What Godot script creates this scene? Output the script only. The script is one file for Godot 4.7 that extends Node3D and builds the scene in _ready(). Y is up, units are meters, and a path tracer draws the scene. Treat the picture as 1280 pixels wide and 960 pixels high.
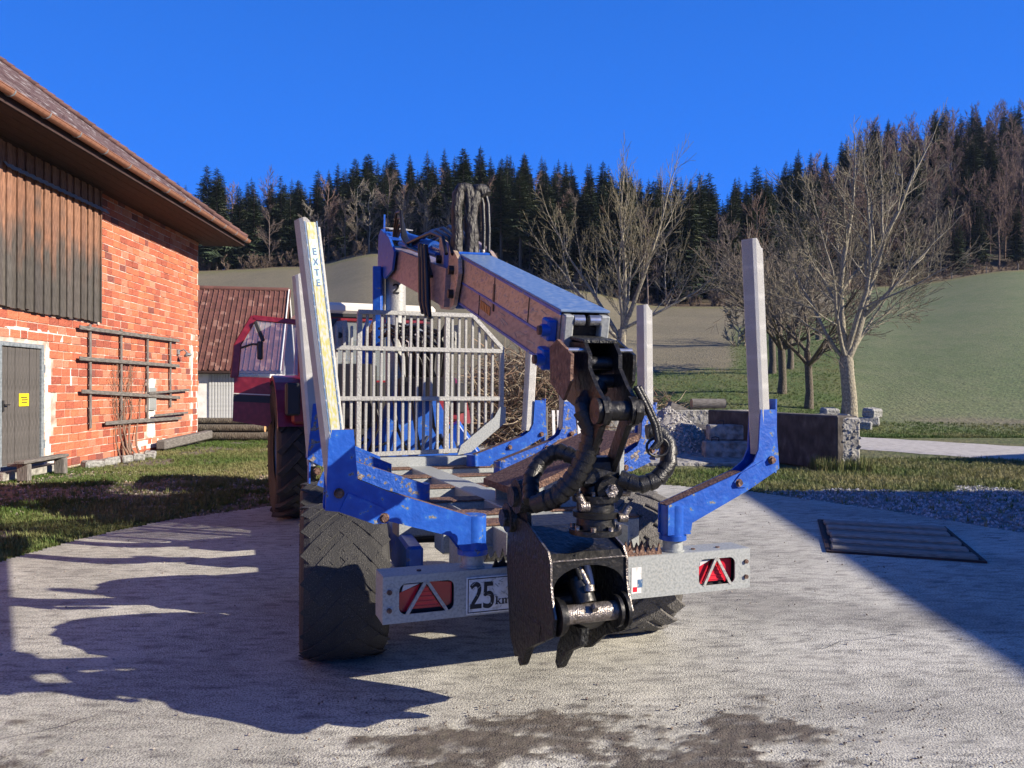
extends Node3D
# A forestry trailer with a loading crane, parked in a farmyard in front of a winter hillside.

const D2R := PI / 180.0
var M := {}
var rng := RandomNumberGenerator.new()
var used := {}

# ------------------------------------------------------------------ mesh builder
class MB:
	var v := PackedVector3Array()
	var n := PackedVector3Array()
	var c := PackedColorArray()
	var uv := PackedVector2Array()
	var col := Color(1, 1, 1)
	var off := Vector3.ZERO

	func tri3(a: Vector3, b: Vector3, d: Vector3, na: Vector3, nb: Vector3, nd: Vector3) -> void:
		if (b - a).cross(d - a).dot(na + nb + nd) > 0.0:
			var t := b; b = d; d = t
			t = nb; nb = nd; nd = t
		v.append(a + off); v.append(b + off); v.append(d + off)
		n.append(na); n.append(nb); n.append(nd)
		c.append(col); c.append(col); c.append(col)

	func tri(a: Vector3, b: Vector3, d: Vector3, hint := Vector3.ZERO) -> void:
		var m := (b - a).cross(d - a)
		if m.length_squared() < 1e-16:
			return
		m = m.normalized()
		if m.dot(hint) < 0.0:
			m = -m
		tri3(a, b, d, m, m, m)

	func quad(a: Vector3, b: Vector3, d: Vector3, e: Vector3, hint := Vector3.ZERO) -> void:
		tri(a, b, d, hint)
		tri(a, d, e, hint)

	# box between eight corners given as a transform of the unit cube (-.5 .. .5), edges chamfered by ch
	func box(x: Transform3D, size: Vector3, ch := 0.0) -> void:
		var h := size * 0.5
		ch = minf(ch, minf(h.x, minf(h.y, h.z)) * 0.6)
		for ax in 3:
			for sg in [-1.0, 1.0]:
				var nn := Vector3.ZERO; nn[ax] = sg
				var u := Vector3.ZERO; u[(ax + 1) % 3] = h[(ax + 1) % 3] - ch
				var w := Vector3.ZERO; w[(ax + 2) % 3] = h[(ax + 2) % 3] - ch
				var o := Vector3.ZERO; o[ax] = sg * h[ax]
				quad(x * (o - u - w), x * (o + u - w), x * (o + u + w), x * (o - u + w), x.basis * nn)
		if ch <= 0.0:
			return
		for ax in 3:
			var p := (ax + 1) % 3
			var q := (ax + 2) % 3
			for sp in [-1.0, 1.0]:
				for sq in [-1.0, 1.0]:
					var a := Vector3.ZERO; a[ax] = h[ax] - ch; a[p] = sp * h[p]; a[q] = sq * (h[q] - ch)
					var b := Vector3.ZERO; b[ax] = h[ax] - ch; b[p] = sp * (h[p] - ch); b[q] = sq * h[q]
					var a2 := a; a2[ax] = -a[ax]
					var b2 := b; b2[ax] = -b[ax]
					var nn := Vector3.ZERO; nn[p] = sp; nn[q] = sq
					quad(x * a, x * b, x * b2, x * a2, x.basis * nn)
		for sx in [-1.0, 1.0]:
			for sy in [-1.0, 1.0]:
				for sz in [-1.0, 1.0]:
					var s := Vector3(sx, sy, sz)
					tri(x * (s * Vector3(h.x, h.y - ch, h.z - ch)), x * (s * Vector3(h.x - ch, h.y, h.z - ch)), x * (s * Vector3(h.x - ch, h.y - ch, h.z)), x.basis * s)

	func bx(center: Vector3, size: Vector3, ch := 0.0, rot := Vector3.ZERO) -> void:
		box(Transform3D(Basis.from_euler(rot), center), size, ch)

	# straight bar of rectangular section from a to b; 'wide' is the direction of the width
	func bar(a: Vector3, b: Vector3, wide: Vector3, w: float, t: float, ch := 0.0) -> void:
		var z := (b - a).normalized()
		var y := z.cross(wide).normalized()
		var x := y.cross(z).normalized()
		box(Transform3D(Basis(x, y, z), (a + b) * 0.5), Vector3(w, t, (b - a).length()), ch)

	func tube(pts: Array, radii: Array, seg := 8, caps := true) -> void:
		var rings := []
		var norms := []
		var prev := Vector3.ZERO
		for i in pts.size():
			var dir: Vector3 = (pts[mini(i + 1, pts.size() - 1)] - pts[maxi(i - 1, 0)])
			if dir.length_squared() < 1e-12:
				dir = Vector3.UP
			dir = dir.normalized()
			var side: Vector3
			if i == 0:
				side = dir.cross(Vector3.UP if absf(dir.y) < 0.9 else Vector3.RIGHT).normalized()
			else:
				side = (prev - dir * prev.dot(dir)).normalized()
			prev = side
			var up := dir.cross(side)
			var ring := PackedVector3Array()
			var nr := PackedVector3Array()
			for k in seg:
				var an := TAU * k / seg
				var q := side * cos(an) + up * sin(an)
				nr.append(q)
				ring.append(pts[i] + q * radii[i])
			rings.append(ring)
			norms.append(nr)
		for i in pts.size() - 1:
			for k in seg:
				var k2 := (k + 1) % seg
				tri3(rings[i][k], rings[i][k2], rings[i + 1][k2], norms[i][k], norms[i][k2], norms[i + 1][k2])
				tri3(rings[i][k], rings[i + 1][k2], rings[i + 1][k], norms[i][k], norms[i + 1][k2], norms[i + 1][k])
		if caps:
			for e in [0, pts.size() - 1]:
				var cc: Vector3 = pts[e]
				var dir: Vector3 = (pts[1] - pts[0]) * -1.0 if e == 0 else pts[e] - pts[e - 1]
				for k in seg:
					tri(cc, rings[e][k], rings[e][(k + 1) % seg], dir)

	func cyl(a: Vector3, b: Vector3, r: float, seg := 16, r2 := -1.0) -> void:
		tube([a, b], [r, r if r2 < 0.0 else r2], seg)

	# lathe: profile of (radius, along) pairs about the axis from 'o' along 'ax'
	func lathe(o: Vector3, ax: Vector3, prof: Array, seg := 32) -> void:
		ax = ax.normalized()
		var s := ax.cross(Vector3.UP if absf(ax.y) < 0.9 else Vector3.RIGHT).normalized()
		var u := ax.cross(s)
		for i in prof.size() - 1:
			var p: Vector2 = prof[i]
			var q: Vector2 = prof[i + 1]
			var tn := (q - p).normalized()
			var nn := Vector2(tn.y, -tn.x)
			for k in seg:
				var a0 := TAU * k / seg
				var a1 := TAU * (k + 1) / seg
				var d0 := s * cos(a0) + u * sin(a0)
				var d1 := s * cos(a1) + u * sin(a1)
				var n0 := d0 * nn.x + ax * nn.y
				var n1 := d1 * nn.x + ax * nn.y
				var A := o + d0 * p.x + ax * p.y
				var B := o + d1 * p.x + ax * p.y
				var C := o + d1 * q.x + ax * q.y
				var E := o + d0 * q.x + ax * q.y
				tri3(A, B, C, n0, n1, n1)
				tri3(A, C, E, n0, n1, n0)

	# plate: polygon (2D) extruded along the third axis of x by 'depth' (centred)
	func plate(poly: Array, x: Transform3D, depth: float) -> void:
		var pk := PackedVector2Array(poly)
		var idx := Geometry2D.triangulate_polygon(pk)
		var h := depth * 0.5
		for s in [-1.0, 1.0]:
			for i in range(0, idx.size(), 3):
				tri(x * Vector3(pk[idx[i]].x, pk[idx[i]].y, s * h), x * Vector3(pk[idx[i + 1]].x, pk[idx[i + 1]].y, s * h), x * Vector3(pk[idx[i + 2]].x, pk[idx[i + 2]].y, s * h), x.basis.z * s)
		var area := 0.0
		for i in pk.size():
			var a := pk[i]; var b := pk[(i + 1) % pk.size()]
			area += a.x * b.y - b.x * a.y
		var sg := signf(area)
		for i in pk.size():
			var a := pk[i]; var b := pk[(i + 1) % pk.size()]
			var nn := Vector2(b.y - a.y, a.x - b.x) * sg
			quad(x * Vector3(a.x, a.y, -h), x * Vector3(b.x, b.y, -h), x * Vector3(b.x, b.y, h), x * Vector3(a.x, a.y, h), x.basis * Vector3(nn.x, nn.y, 0))

	func make() -> ArrayMesh:
		var m := ArrayMesh.new()
		var a := []
		a.resize(Mesh.ARRAY_MAX)
		a[Mesh.ARRAY_VERTEX] = v
		a[Mesh.ARRAY_NORMAL] = n
		a[Mesh.ARRAY_COLOR] = c
		if uv.size() == v.size():
			a[Mesh.ARRAY_TEX_UV] = uv
		m.add_surface_from_arrays(Mesh.PRIMITIVE_TRIANGLES, a)
		return m

# ------------------------------------------------------------------ scene helpers
func numbered(called: String) -> String:
	if not used.has(called):
		used[called] = 0
		return called
	used[called] += 1
	return "%s_%03d" % [called, used[called]]

func tag(o: Node, label: String, category := "", group := "", kind := "") -> Node:
	if label: o.set_meta("label", label)
	if category: o.set_meta("category", category)
	if group: o.set_meta("group", group)
	if kind: o.set_meta("kind", kind)
	return o

func thing(called: String, label: String, category: String, at := Vector3.ZERO, turn := 0.0, group := "") -> Node3D:
	var o := Node3D.new()
	o.name = numbered(called)
	add_child(o)
	o.position = at
	o.rotation.y = turn
	tag(o, label, category, group)
	return o

func part(called: String, what, mat: Material, parent: Node, at := Vector3.ZERO, rot := Vector3.ZERO) -> MeshInstance3D:
	var o := MeshInstance3D.new()
	o.mesh = what.make() if what is MB else what
	o.material_override = mat
	if parent == self:
		o.name = numbered(called)
	else:
		var k := 0
		var nm := called
		var taken: Dictionary = parent.get_meta("_taken") if parent.has_meta("_taken") else {}
		if taken.has(called):
			k = taken[called] + 1
			nm = "%s_%03d" % [called, k]
		taken[called] = k
		parent.set_meta("_taken", taken)
		o.name = nm
	parent.add_child(o, true)
	o.position = at
	o.rotation = rot
	return o

func dup(o: Node3D, at: Vector3, turn := 0.0, label := "", group := "") -> Node3D:
	var r: Node3D = o.duplicate()
	var base := String(o.name)
	r.name = numbered(base)
	add_child(r)
	r.position = at
	r.rotation.y = turn
	if label: r.set_meta("label", label)
	if group: r.set_meta("group", group)
	return r

func W(x: float, y: float, d: float) -> Vector3:      # x right, y up, d metres away from the viewer's side of the yard
	return Vector3(x, y, -d)

# ------------------------------------------------------------------ materials
func noise(sd: int, freq: float, octaves := 4, kind := FastNoiseLite.TYPE_SIMPLEX_SMOOTH) -> FastNoiseLite:
	var f := FastNoiseLite.new()
	f.seed = sd
	f.frequency = freq
	f.noise_type = kind
	f.fractal_octaves = octaves
	return f

func ntex(sd: int, freq: float, octaves: int, stops: Array, size := 512, kind := FastNoiseLite.TYPE_SIMPLEX_SMOOTH) -> NoiseTexture2D:
	var t := NoiseTexture2D.new()
	t.width = size
	t.height = size
	t.seamless = true
	t.seamless_blend_skirt = 0.4
	t.generate_mipmaps = false
	t.noise = noise(sd, freq, octaves, kind)
	if stops.size():
		var g := Gradient.new()
		var offs := PackedFloat32Array()
		var cols := PackedColorArray()
		for s in stops:
			offs.append(s[0]); cols.append(s[1])
		g.offsets = offs
		g.colors = cols
		t.color_ramp = g
	return t

func L(r: float, g: float, b: float) -> Color:     # a base colour in linear values, as sRGB
	return Color(r, g, b).linear_to_srgb()

func mat(called: String, stops, scale: Vector3, rough: float, metal := 0.0, o := {}) -> StandardMaterial3D:
	var m := StandardMaterial3D.new()
	m.resource_name = called
	m.roughness = rough
	m.metallic = metal
	m.uv1_triplanar = true
	m.uv1_world_triplanar = o.get("world", false)
	m.uv1_scale = scale
	if stops is Color:
		m.albedo_color = stops
	else:
		m.albedo_texture = ntex(o.get("seed", called.hash() % 1000), o.get("freq", 0.012), o.get("oct", 5), stops, o.get("size", 512), o.get("type", FastNoiseLite.TYPE_SIMPLEX_SMOOTH))
	if o.get("vc", false):
		m.vertex_color_use_as_albedo = true
	if o.has("bump"):
		m.heightmap_enabled = true
		m.heightmap_scale = o.bump
		m.heightmap_texture = M[o.get("bt", "_grain")]
	if o.has("spec"):
		m.metallic_specular = o.spec
	if o.has("coat"):
		m.clearcoat_enabled = true
		m.clearcoat = o.coat
		m.clearcoat_roughness = 0.25
	M[called] = m
	return m

func materials() -> void:
	M["_grain"] = ntex(5, 0.03, 5, [], 512)
	M["_rough"] = ntex(9, 0.012, 6, [], 512)
	M["_speck"] = ntex(15, 0.16, 2, [], 512)
	var g := func(a: float) -> Color: return L(a, a, a)
	mat("concrete", [[0.0, L(.4, .4, .4)], [0.34, L(.62, .62, .615)], [0.46, L(.86, .855, .84)], [0.6, L(1, 1, .98)], [1.0, L(1, 1, 1)]], Vector3(.95, .95, .95), 0.92, 0.0, {"vc": true, "world": true, "freq": 0.05, "oct": 4, "size": 1024, "bump": 0.4, "bt": "_speck"})
	M.concrete.detail_enabled = true
	M.concrete.detail_blend_mode = BaseMaterial3D.BLEND_MODE_MUL
	M.concrete.detail_uv_layer = BaseMaterial3D.DETAIL_UV_2
	M.concrete.uv2_triplanar = true
	M.concrete.uv2_world_triplanar = true
	M.concrete.uv2_scale = Vector3(.21, .21, .6)
	M.concrete.detail_albedo = ntex(66, .02, 6, [[0.0, L(.55, .55, .56)], [0.42, L(.85, .85, .85)], [0.6, L(1, 1, 1)], [1.0, L(1, 1, .98)]], 1024)
	mat("soil", [[0.0, L(.45, .45, .45)], [0.4, L(.8, .8, .8)], [0.6, L(1, 1, 1)], [1.0, L(1, 1, 1)]], Vector3(.9, .9, .9), 0.96, 0.0, {"vc": true, "world": true, "freq": 0.05, "oct": 5, "size": 1024, "bump": 6.0, "bt": "_rough"})
	M.soil.detail_enabled = true
	M.soil.detail_blend_mode = BaseMaterial3D.BLEND_MODE_MUL
	M.soil.detail_uv_layer = BaseMaterial3D.DETAIL_UV_2
	M.soil.uv2_triplanar = true
	M.soil.uv2_world_triplanar = true
	M.soil.uv2_scale = Vector3(.05, .05, .09)
	M.soil.detail_albedo = ntex(67, .04, 6, [[0.0, L(.45, .45, .45)], [0.42, L(.75, .76, .72)], [0.6, L(1, 1, 1)], [1.0, L(1, 1, .95)]], 1024)
	mat("road", [[0.0, L(.3, .28, .26)], [0.5, L(.42, .4, .38)], [1.0, L(.5, .48, .45)]], Vector3(.5, .5, .5), 0.95, 0.0, {"world": true, "bump": 1.0, "bt": "_speck"})
	mat("blade", L(1, 1, 1), Vector3.ONE, 0.8, 0.0, {"vc": true})
	M["blade"].backlight_enabled = true
	M["blade"].backlight = Color(.35, .4, .2)
	mat("pebble", L(1, 1, 1), Vector3.ONE, 0.85, 0.0, {"vc": true})
	# the brick barn
	mat("mortar", [[0.0, L(.3, .19, .14)], [0.35, L(.44, .31, .24)], [0.55, L(.55, .42, .35)], [0.75, L(.62, .53, .46)], [1.0, L(.7, .65, .6)]], Vector3(.5, .5, .5), 0.95, 0.0, {"oct": 6, "bump": 3.0, "bt": "_rough"})
	mat("brick", [[0.0, L(.5, .45, .45)], [0.35, L(.88, .86, .86)], [0.6, L(1, 1, 1)], [0.82, L(1, 1, 1)], [1.0, L(1, 1, 1)]], Vector3(1.7, 1.7, 1.7), 0.92, 0.0, {"world": true, "vc": true, "freq": 0.03, "bump": 2.0, "bt": "_rough"})
	mat("plaster", [[0.0, L(.5, .43, .38)], [0.4, L(.68, .62, .56)], [0.7, L(.78, .75, .7)], [1.0, L(.82, .8, .77)]], Vector3(.8, .8, .8), 0.95, 0.0, {"bump": 4.0, "bt": "_rough"})
	mat("whitewall", [[0.0, L(.6, .58, .54)], [0.5, L(.76, .75, .72)], [1.0, L(.8, .8, .78)]], Vector3(.4, .4, .4), 0.9)
	mat("plank", [[0.0, L(.25, .25, .25)], [0.4, L(.6, .58, .56)], [0.6, L(.95, .93, .9)], [1.0, L(1, 1, 1)]], Vector3(6, .35, 6), 0.85, 0.0, {"vc": true, "world": true, "freq": 0.02, "bump": 0.4})
	mat("greywood", [[0.0, L(.05, .045, .04)], [0.4, L(.13, .12, .11)], [0.6, L(.2, .185, .17)], [1.0, L(.3, .28, .26)]], Vector3(5, .4, 5), 0.9, 0.0, {"freq": 0.02, "bump": 0.5})
	mat("doorwood", [[0.0, L(.025, .023, .022)], [0.4, L(.07, .065, .06)], [0.6, L(.11, .1, .095)], [1.0, L(.2, .18, .165)]], Vector3(9, .3, 9), 0.9, 0.0, {"freq": 0.03, "bump": 0.3})
	mat("greywood_x", [[0.0, L(.05, .045, .04)], [0.4, L(.12, .11, .1)], [0.6, L(.18, .165, .15)], [1.0, L(.28, .26, .24)]], Vector3(.4, 5, 5), 0.9, 0.0, {"freq": 0.02, "bump": 0.5})
	mat("palewood_x", [[0.0, L(.4, .38, .36)], [0.4, L(.75, .73, .7)], [0.6, L(1, .98, .95)], [1.0, L(1, 1, 1)]], Vector3(.5, 6, 6), 0.9, 0.0, {"freq": 0.03, "bump": 0.5, "vc": true})
	mat("darkwood", [[0.0, L(.02, .011, .01)], [0.5, L(.04, .02, .018)], [1.0, L(.07, .035, .03)]], Vector3(.3, 4, 4), 0.85, 0.0, {"freq": 0.02, "bump": 0.4})
	mat("tile", [[0.0, L(.4, .4, .4)], [0.4, L(.8, .8, .8)], [0.6, L(1, 1, 1)], [1.0, L(1, 1, 1)]], Vector3(3, 3, 3), 0.88, 0.0, {"vc": true, "freq": 0.03, "bump": 0.6, "bt": "_rough"})
	mat("copper", [[0.0, L(.2, .085, .05)], [0.5, L(.34, .16, .1)], [1.0, L(.4, .22, .15)]], Vector3(2, 2, 2), 0.5, 0.2)
	mat("frame_steel", [[0.0, L(.12, .14, .16)], [0.5, L(.22, .25, .27)], [1.0, L(.3, .33, .36)]], Vector3(2, 2, 2), 0.6, 0.1)
	mat("sign_yellow", L(.85, .62, .02), Vector3.ONE, 0.5)
	mat("ink", L(.02, .02, .025), Vector3.ONE, 0.7)
	# trailer and crane
	mat("galv", [[0.0, L(.24, .255, .25)], [0.3, L(.3, .32, .315)], [0.5, L(.35, .37, .365)], [0.72, L(.4, .42, .41)], [0.84, L(.36, .35, .32)], [0.93, L(.28, .2, .14)], [1.0, L(.24, .14, .09)]], Vector3(4, 4, 4), 0.5, 0.25, {"freq": 0.022, "oct": 6, "bump": 0.1, "bt": "_rough"})
	mat("galv_light", [[0.0, L(.22, .22, .21)], [0.4, L(.34, .34, .325)], [0.7, L(.42, .42, .4)], [1.0, L(.3, .28, .25)]], Vector3(4, 4, 4), 0.55, 0.2, {"freq": 0.02, "oct": 6, "bump": 0.3, "bt": "_rough"})
	mat("alu", [[0.0, L(.18, .17, .155)], [0.34, L(.38, .375, .35)], [0.48, L(.58, .575, .555)], [0.7, L(.68, .675, .655)], [1.0, L(.75, .745, .73)]], Vector3(5, 5, 5), 0.6, 0.1, {"freq": 0.09, "oct": 4, "bump": 0.5, "bt": "_speck"})
	mat("blue", [[0.0, L(.006, .06, .33)], [0.6, L(.01, .085, .43)], [0.78, L(.02, .12, .46)], [0.815, L(.16, .24, .42)], [0.84, L(.09, .06, .045)], [0.88, L(.25, .26, .27)], [1.0, L(.3, .25, .2)]], Vector3(1.6, 1.6, 1.6), 0.42, 0.0, {"freq": 0.012, "oct": 6, "bump": 0.15})
	mat("blue_worn", [[0.0, L(.008, .06, .32)], [0.64, L(.015, .09, .42)], [0.69, L(.16, .19, .26)], [0.73, L(.12, .065, .04)], [0.8, L(.3, .28, .26)], [1.0, L(.12, .06, .04)]], Vector3(1.8, 1.8, 1.8), 0.5, 0.1, {"freq": 0.012, "oct": 6, "bump": 0.3})
	mat("rust", [[0.0, L(.05, .03, .025)], [0.4, L(.11, .06, .045)], [0.6, L(.17, .09, .06)], [0.8, L(.22, .14, .1)], [1.0, L(.3, .24, .2)]], Vector3(3, 3, 3), 0.75, 0.1, {"freq": 0.014, "oct": 6, "bump": 0.6})
	mat("boom_paint", [[0.0, L(.13, .1, .09)], [0.28, L(.29, .215, .16)], [0.45, L(.46, .34, .235)], [0.58, L(.52, .39, .27)], [0.7, L(.38, .3, .26)], [0.8, L(.15, .15, .26)], [1.0, L(.08, .1, .28)]], Vector3(1.0, 3.2, 1.0), 0.35, 0.05, {"freq": 0.014, "oct": 6})  # brown carries the reflection of the sunlit barn on blue paint
	mat("boom_low", [[0.0, L(.07, .065, .12)], [0.3, L(.15, .125, .15)], [0.5, L(.25, .2, .205)], [0.65, L(.31, .25, .23)], [0.78, L(.16, .15, .24)], [1.0, L(.07, .09, .26)]], Vector3(1.0, 3.2, 1.0), 0.35, 0.05, {"freq": 0.014, "oct": 6})  # purple-brown likewise has the reflected barn and ground mixed into the colour
	mat("boom_top", [[0.0, L(.07, .13, .27)], [0.5, L(.12, .2, .36)], [0.7, L(.18, .25, .38)], [1.0, L(.32, .36, .4)]], Vector3(2, 2, 2), 0.4, 0.1, {"freq": 0.02, "oct": 6})
	mat("black", [[0.0, L(.006, .006, .007)], [0.5, L(.01, .01, .0105)], [0.7, L(.018, .017, .016)], [0.76, L(.07, .065, .06)], [0.8, L(.03, .024, .02)], [1.0, L(.15, .14, .13)]], Vector3(4, 4, 4), 0.4, 0.1, {"freq": 0.016, "oct": 6, "bump": 0.3, "bt": "_rough"})
	mat("black_worn", [[0.0, L(.004, .005, .005)], [0.42, L(.008, .009, .0095)], [0.55, L(.015, .016, .016)], [0.68, L(.036, .037, .036)], [0.8, L(.085, .083, .08)], [1.0, L(.17, .155, .14)]], Vector3(6, 3.5, 6), 0.5, 0.1, {"freq": 0.03, "oct": 6, "bump": 1.2, "bt": "_rough"})
	mat("hose", [[0.0, L(.007, .007, .008)], [0.6, L(.012, .012, .013)], [1.0, L(.035, .034, .032)]], Vector3(6, 6, 6), 0.4, 0.0, {"bump": 0.2})
	mat("leather", [[0.0, L(.008, .008, .008)], [0.5, L(.022, .02, .018)], [0.7, L(.06, .053, .047)], [0.85, L(.13, .115, .1)], [1.0, L(.2, .18, .16)]], Vector3(4, 1.5, 4), 0.55, 0.0, {"bump": 2.0, "bt": "_rough"})
	mat("chrome", [[0.0, L(.35, .35, .35)], [0.5, L(.6, .6, .6)], [1.0, L(.75, .75, .75)]], Vector3(3, 3, 3), 0.25, 0.9)
	mat("pinsteel", [[0.0, L(.08, .07, .06)], [0.5, L(.25, .22, .2)], [1.0, L(.45, .42, .4)]], Vector3(6, 6, 6), 0.35, 0.7, {"bump": 0.3})
	mat("rubber", [[0.0, L(.012, .012, .012)], [0.45, L(.02, .0195, .019)], [0.62, L(.032, .031, .029)], [0.7, L(.05, .048, .045)], [0.8, L(.07, .066, .06)], [0.84, L(.35, .33, .29)], [1.0, L(.5, .48, .43)]], Vector3(5, 5, 5), 0.75, 0.0, {"freq": 0.06, "oct": 3, "bump": 0.3})
	mat("rubber_dusty", [[0.0, L(.05, .047, .043)], [0.45, L(.1, .095, .088)], [0.65, L(.15, .14, .13)], [1.0, L(.24, .22, .2)]], Vector3(4, 4, 4), 0.9, 0.0, {"freq": 0.03, "bump": 0.6})
	mat("rim_paint", L(.35, .33, .3), Vector3.ONE, 0.5, 0.2)
	mat("lens", L(.5, .012, .03), Vector3.ONE, 0.18, 0.0, {"coat": 0.6})
	mat("lens_bright", L(.62, .02, .04), Vector3.ONE, 0.3)
	mat("lens_white", L(.55, .55, .57), Vector3.ONE, 0.2)
	mat("lamp_dark", L(.02, .02, .022), Vector3.ONE, 0.4)
	mat("white_paint", [[0.0, L(.4, .38, .35)], [0.4, L(.7, .69, .67)], [1.0, L(.8, .8, .79)]], Vector3(3, 3, 3), 0.5)
	mat("tape", [[0.0, L(.3, .28, .1)], [0.4, L(.42, .4, .13)], [0.54, L(.36, .37, .34)], [0.7, L(.44, .44, .36)], [1.0, L(.5, .5, .46)]], Vector3(6, 2, 6), 0.5, 0.0, {"freq": 0.02})
	mat("tape_blue", [[0.0, L(.03, .09, .22)], [0.55, L(.06, .13, .25)], [0.75, L(.3, .33, .36)], [1.0, L(.5, .5, .5)]], Vector3(8, 4, 8), 0.5)
	mat("orange_print", [[0.0, L(.4, .16, .03)], [0.5, L(.5, .2, .04)], [0.7, L(.25, .12, .07)], [1.0, L(.2, .1, .07)]], Vector3(8, 8, 8), 0.5, 0.0, {"freq": 0.03})
	# tractor
	mat("red", [[0.0, L(.13, .005, .01)], [0.6, L(.2, .009, .018)], [1.0, L(.26, .03, .035)]], Vector3(1.5, 1.5, 1.5), 0.4, 0.0, {"coat": 0.3})
	mat("cream", L(.75, .7, .6), Vector3.ONE, 0.5)
	mat("plastic", L(.02, .02, .022), Vector3.ONE, 0.5)
	var gl := StandardMaterial3D.new()
	gl.transparency = BaseMaterial3D.TRANSPARENCY_ALPHA
	gl.albedo_color = Color(.9, .95, .95, 0.12)
	gl.roughness = 0.03
	M["glass"] = gl
	# plants
	mat("bark", [[0.0, L(.1, .085, .06)], [0.4, L(.22, .195, .145)], [0.6, L(.34, .31, .24)], [0.8, L(.37, .33, .2)], [1.0, L(.46, .44, .37)]], Vector3(2.5, 1.2, 2.5), 0.95, 0.0, {"bump": 2.0, "bt": "_rough"})
	mat("bark_dark", [[0.0, L(.05, .04, .03)], [0.5, L(.12, .1, .075)], [1.0, L(.22, .2, .15)]], Vector3(2.5, 1.2, 2.5), 0.95, 0.0, {"bump": 3.0, "bt": "_rough"})
	mat("needle", L(1, 1, 1), Vector3.ONE, 0.85, 0.0, {"vc": true})
	mat("twig", L(1, 1, 1), Vector3.ONE, 0.95, 0.0, {"vc": true})
	mat("log_end", [[0.0, L(.35, .15, .06)], [0.5, L(.55, .3, .13)], [1.0, L(.62, .4, .22)]], Vector3(6, 6, 6), 0.9)
	mat("old_concrete", [[0.0, L(.1, .095, .085)], [0.35, L(.22, .21, .19)], [0.6, L(.34, .33, .3)], [1.0, L(.44, .42, .38)]], Vector3(.6, .6, .6), 0.95, 0.0, {"oct": 6, "bump": 5.0, "bt": "_rough"})
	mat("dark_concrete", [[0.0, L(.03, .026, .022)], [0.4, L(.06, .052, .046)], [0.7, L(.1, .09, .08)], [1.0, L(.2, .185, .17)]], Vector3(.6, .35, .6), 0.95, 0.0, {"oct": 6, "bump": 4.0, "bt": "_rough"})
	mat("stone", [[0.0, L(.15, .15, .14)], [0.5, L(.3, .3, .28)], [1.0, L(.45, .44, .42)]], Vector3(1.5, 1.5, 1.5), 0.95, 0.0, {"bump": 4.0, "bt": "_rough"})

# ------------------------------------------------------------------ terrain
# columns: direction across (tan of the bearing), start of the rise, distance of the forest edge, height there, crest rise beyond the edge
const COLS := [
	[-1.6, 60.0, 190.0, 22.0, 4.0], [-0.75, 50.0, 185.0, 26.0, 5.0], [-0.42, 42.0, 178.0, 29.5, 12.0], [-0.28, 40.0, 178.0, 30.5, 20.0], [-0.18, 38.0, 172.0, 32.5, 27.0],
	[-0.07, 34.0, 165.0, 29.0, 32.0], [0.07, 28.0, 158.0, 22.5, 37.0], [0.2, 25.0, 150.0, 18.0, 33.0], [0.3, 24.0, 150.0, 18.0, 31.0], [0.42, 25.0, 165.0, 23.0, 48.0], [0.5, 26.0, 172.0, 25.0, 64.0],
	[0.68, 27.0, 180.0, 30.0, 66.0], [0.95, 27.0, 185.0, 34.0, 62.0], [1.6, 40.0, 190.0, 26.0, 40.0]]

func column(x: float, d: float) -> Array:
	if d <= 0.05:
		return [200.0, 260.0, 8.0, 4.0]
	var u := x / d
	if u <= COLS[0][0]:
		return COLS[0].slice(1)
	for i in COLS.size() - 1:
		var a: Array = COLS[i]
		var b: Array = COLS[i + 1]
		if u < b[0]:
			var k := smoothstep(a[0], b[0], u)
			return [lerpf(a[1], b[1], k), lerpf(a[2], b[2], k), lerpf(a[3], b[3], k), lerpf(a[4], b[4], k)]
	return COLS[COLS.size() - 1].slice(1)

func height(x: float, d: float) -> float:
	var r := sqrt(x * x + d * d)
	if d < 14.0 and absf(x) < 20.0:
		return 0.0
	var fade := smoothstep(0.15, 0.5, d / maxf(r, 0.01))
	var q := column(x, d)
	var dd: float = d
	var h := 0.0
	if dd > q[0]:
		var t: float = (dd - q[0]) / (q[1] - q[0])
		var s: float = q[0] * 0.12
		var lift: float = maxf(0.0, (dd - q[0]) - s * (1.0 - exp(-(dd - q[0]) / s))) / (q[1] - q[0] - s)
		h = q[2] * minf(lift, 1.0)
		if t > 1.0:
			var e := dd - float(q[1])
			h = q[2] + q[3] * smoothstep(-40.0, 100.0, e) - q[3] * smoothstep(-40.0, 100.0, 0.0)
	return h * fade

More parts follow.
